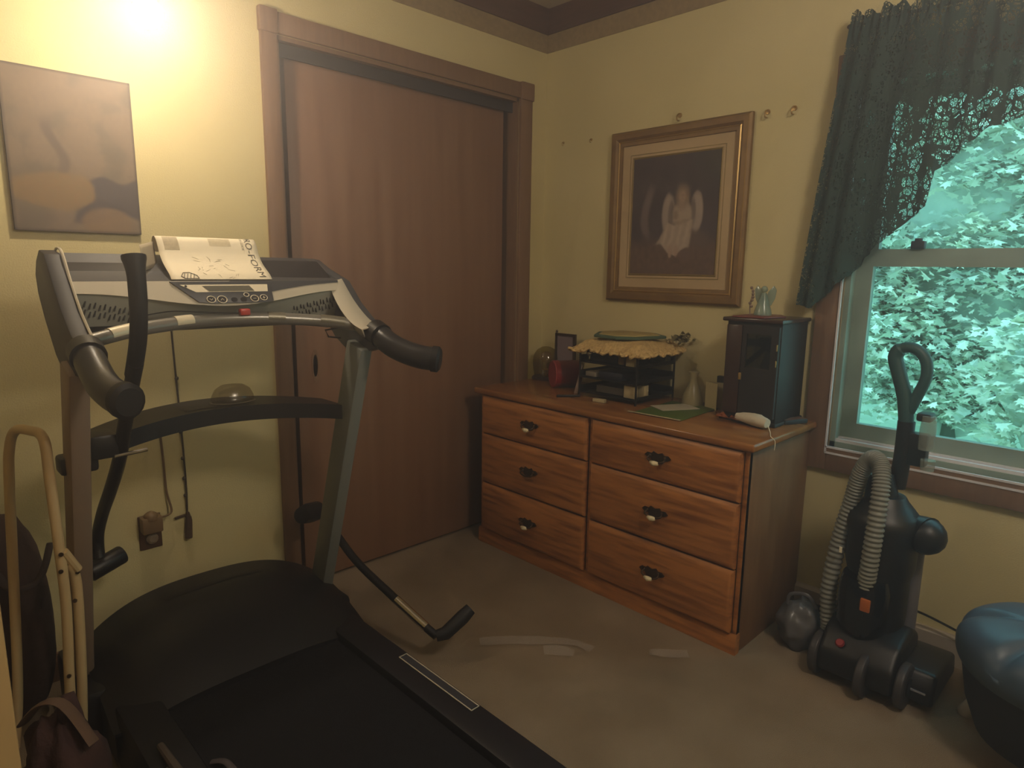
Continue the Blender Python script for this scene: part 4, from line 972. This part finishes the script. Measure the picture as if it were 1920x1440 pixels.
# base head
def vh(u, v): pass
b = MB().prism([(-.36, .02), (-.36, .07), (-.33, .11), (-.22, .125), (-.12, .10), (-.10, .05), (-.10, .02)], 'y', -1.92, -1.66)
part('floor_head', b, mat('blue_black_plastic', '13131c', .35), vc, bevel=.012, seg=3)
part('chassis', MB().prism([(-.43, .04), (-.425, .11), (-.37, .17), (-.26, .20), (-.18, .16), (-.17, .03)], 'y', -1.83, -1.61), m_blk, vc, bevel=.018, seg=3)
part('silver_strip', MB().box(-.3625, -.3605, -1.90, -1.835, .058, .064).box(-.3625, -.3605, -1.825, -1.81, .058, .064), mat('silver_strip', 'd0d4e8', .2, .6), vc, 'thin silver strip on the floor head')
m_wh = mat('wheel_grey', '3c3a3e', .45)
for x, y in ((-.37, -1.600), (-.40, -1.745), (-.37, -1.845)):
    wl = part('wheel', MB().lathe([(.028, -.012), (.060, -.014), (.068, -.009), (.068, .009), (.060, .014), (.028, .012)], (x, y, .068), 28, (0, 1, 0)), m_wh, vc, bevel=.002)
    part('hub', MB().lathe([(.026, -.016), (.03, -.012), (.03, .012), (.026, .016)], (x, y, .068), 18, (0, 1, 0)), m_blk, wl)
# body
b = MB().tube(smooth([(VX, -1.715, .10), (VX, -1.715, .22), (VX, -1.715, .38), (VX, -1.715, .50), (VX, -1.715, .56), (VX, -1.715, .60)], 4), [.085]*4+[.088]*4+[.098]*4+[.105, .104, .10, .09, .08, .07, .06, .055, .05], 24)
part('body', b, m_blk, vc)
part('dust_cup', MB().lathe([(.066, 0), (.072, .02), (.074, .14), (.066, .18)], (VX-.06, -1.70, .17), 24), mat('dark_blue_cup', '10131c', .15), vc)
part('motor_housing', MB().tube([(VX+.02, -1.79, .50), (VX+.0, -1.835, .50)], [.05, .058], 20).sphere((VX, -1.83, .50), .055, 16), m_blk, vc)
part('shoulder', MB().tube([(VX, -1.70, .58), (VX, -1.69, .66)], [.05, .035], 16), m_blk, vc)
# stem and loop handle
part('stem', MB().tube(smooth([(VX+.03, -1.73, .62), (VX+.03, -1.735, .72), (VX+.03, -1.735, .83)], 4), [.024]*9, 14), m_blk, vc)
part('cord_hook', MB().box(VX+.01, VX+.05, -1.80, -1.75, .70, .80).box(VX+.0, VX+.05, -1.805, -1.765, .84, .865), m_blk, vc, bevel=.006)
hl = smooth([(VX+.03, -1.735, .82), (VX+.03, -1.722, .90), (VX+.03, -1.70, .97), (VX+.03, -1.685, 1.02), (VX+.03, -1.700, 1.048), (VX+.03, -1.735, 1.050), (VX+.03, -1.765, 1.02), (VX+.03, -1.772, .97), (VX+.03, -1.755, .91), (VX+.03, -1.738, .86)], 6)
part('handle', MB().tube(hl, [.021 if i < 24 else .016 for i in range(len(hl))], 14), mat('glow_tinted_grip', '24494a', .5), vc)  # teal in the grip colour imitates the glow from the window
# hose: arch
hs = smooth([(VX-.04, -1.60, .12), (VX-.04, -1.588, .25), (VX-.03, -1.60, .42), (VX-.03, -1.625, .56), (VX-.04, -1.645, .66), (VX-.05, -1.675, .715), (VX-.07, -1.705, .705), (VX-.10, -1.722, .64), (VX-.115, -1.722, .50), (VX-.11, -1.715, .36), (VX-.09, -1.70, .28)], 44)
part('hose', MB().tube(hs, [.0235+.0028*math.sin(i*1.35) for i in range(len(hs))], 14), mat('grey_ribbed_hose', '7d7f78', .45), vc, 'grey ribbed hose looped over the top', ang=180)
part('orange_button', MB().obox((VX-.135, -1.725, .285), (.005, 0, 0), (0, .014, 0), (0, 0, .02)), mat('orange_plastic', 'b0602a', .4), vc, bevel=.003)
part('red_button', MB().lathe([(.014, 0), (.01, .006)], (-.405, -1.67, .142), 14, (-.7, 0, .7)), mat('dark_red_plastic', '8c2c34', .4), vc)
part('clear_tool', MB().lathe([(.02, 0), (.022, .06), (.018, .10)], (VX+.0, -1.80, .76), 16).lathe([(.018, 0), (.02, .03)], (VX, -1.81, .70), 16), mat('clear_tool_plastic', '9aa49c', .15, alpha=.5), vc)
part('logo', MB().obox((VX-.085, -1.625, .415), (.002, .001, 0), (0, .004, 0), (0, 0, .009)), m_paper, vc)
part('side_wand', MB().tube([(VX+.06, -1.80, .10), (VX+.06, -1.80, .46)], .02, 12), mat('grey_wand', '6c6a70', .4), vc)
part('power_cord', MB().tube(smooth([(-.13, -1.74, .20), (-.06, -1.80, .165), (-.05, -1.88, .145), (-.06, -1.98, .125)], 5), .004, 6), m_blk, vc)

# footstool
fs_ = thing('footstool', 'round blue grey quilted footstool on a pale base, right edge of the photo', 'footstool', (-.47, -2.19, 0))
SXc, SYc = -.40, -2.195
def cush(u, v):
    a = 2*PI*u; d = (math.cos(a), math.sin(a))
    r = .235*math.sin(PI*v)**.55; z = .315+.085*math.copysign(abs(math.cos(PI*v))**.8, math.cos(PI*v))
    k = 1
    if v < .5:
        groove = math.exp(-((a/(2*PI)*6 % 1-.5)/.09)**2)*sst(.02, .2, v)*.022
        z -= groove+.012*math.exp(-(v/.06)**2)
    return Vector((SXc+r*d[0], SYc+r*d[1], z))
part('cushion', MB().grid(cush, 96, 40), mat('blue_grey_vinyl', '44586a', .42, col2='3a4c5e', scale=6), fs_, weld=True, ang=180)
part('skirt', MB().lathe([(.17, 0), (.20, .08), (.222, .20)], (SXc, SYc, .09), 40), mat('dark_navy_skirt', '161a26', .7), fs_)
part('button', MB().sphere((SXc, SYc, .392), .016, 12, (1, 1, .5)), mat('navy_button', '2a3444', .5), fs_)
m_pl = mat('pale_leg', 'b8b0a4', .5)
for k in range(3):
    a = 1.0+k*2*PI/3; ca, sa = math.cos(a), math.sin(a)
    part('leg', MB().tube([(SXc+.25*ca, SYc+.25*sa, 0), (SXc+.19*ca, SYc+.19*sa, .09), (SXc+.13*ca, SYc+.13*sa, .19)], [.022, .030, .036], 14), m_pl, fs_)
# grey plastic bag by dresser
t = thing('plastic_bag', 'crumpled grey plastic bag on the floor between dresser and vacuum', 'bag', (-.27, -1.5, 0))
part('bag', lump((-.26, -1.495, .075), .085, (1.0, .85, 1.0), 21, .25), mat('grey_poly', '6a6a6e', .3, alpha=.85), t, weld=True, ang=180)
part('handle', MB().tube(smooth([(-.30, -1.46, .15), (-.30, -1.47, .19), (-.29, -1.52, .20), (-.28, -1.55, .16)], 5), .006, 8, flat=.4), mat('grey_poly2', '5a5a60', .4), t)
t = thing('coiled_cord', 'dark coiled cord on the floor behind the grey bag', 'cord', (-.1, -1.5, 0))
b = MB()
for k in range(5): b.tube([(-.10+.06*math.cos(i*PI/9), -1.49+.055*math.sin(i*PI/9), .008+.012*k+.004*math.sin(i+k)) for i in range(19)], .005, 6)
part('loops', b, m_blkm, t)

# ------------------------------------------------------------------ haze added in place of lens glow
if HAZE > 0:
    hm = bpy.data.materials.new('lens_glow_haze'); hm.use_nodes = True; nt = hm.node_tree; nt.nodes.clear()
    o_ = nt.nodes.new('ShaderNodeOutputMaterial'); vs_ = nt.nodes.new('ShaderNodeVolumeScatter')
    vs_.inputs['Density'].default_value = HAZE; vs_.inputs['Anisotropy'].default_value = .72; vs_.inputs['Color'].default_value = (.97, .96, 1, 1)
    nt.links.new(vs_.outputs[0], o_.inputs['Volume'])
    hz = struct('haze', MB().box(X0+.01, -.005, Y0+.01, -.03, .001, H-.01), hm, 'added thin haze standing in for lens glow')
    hz.data.materials[0] = hm
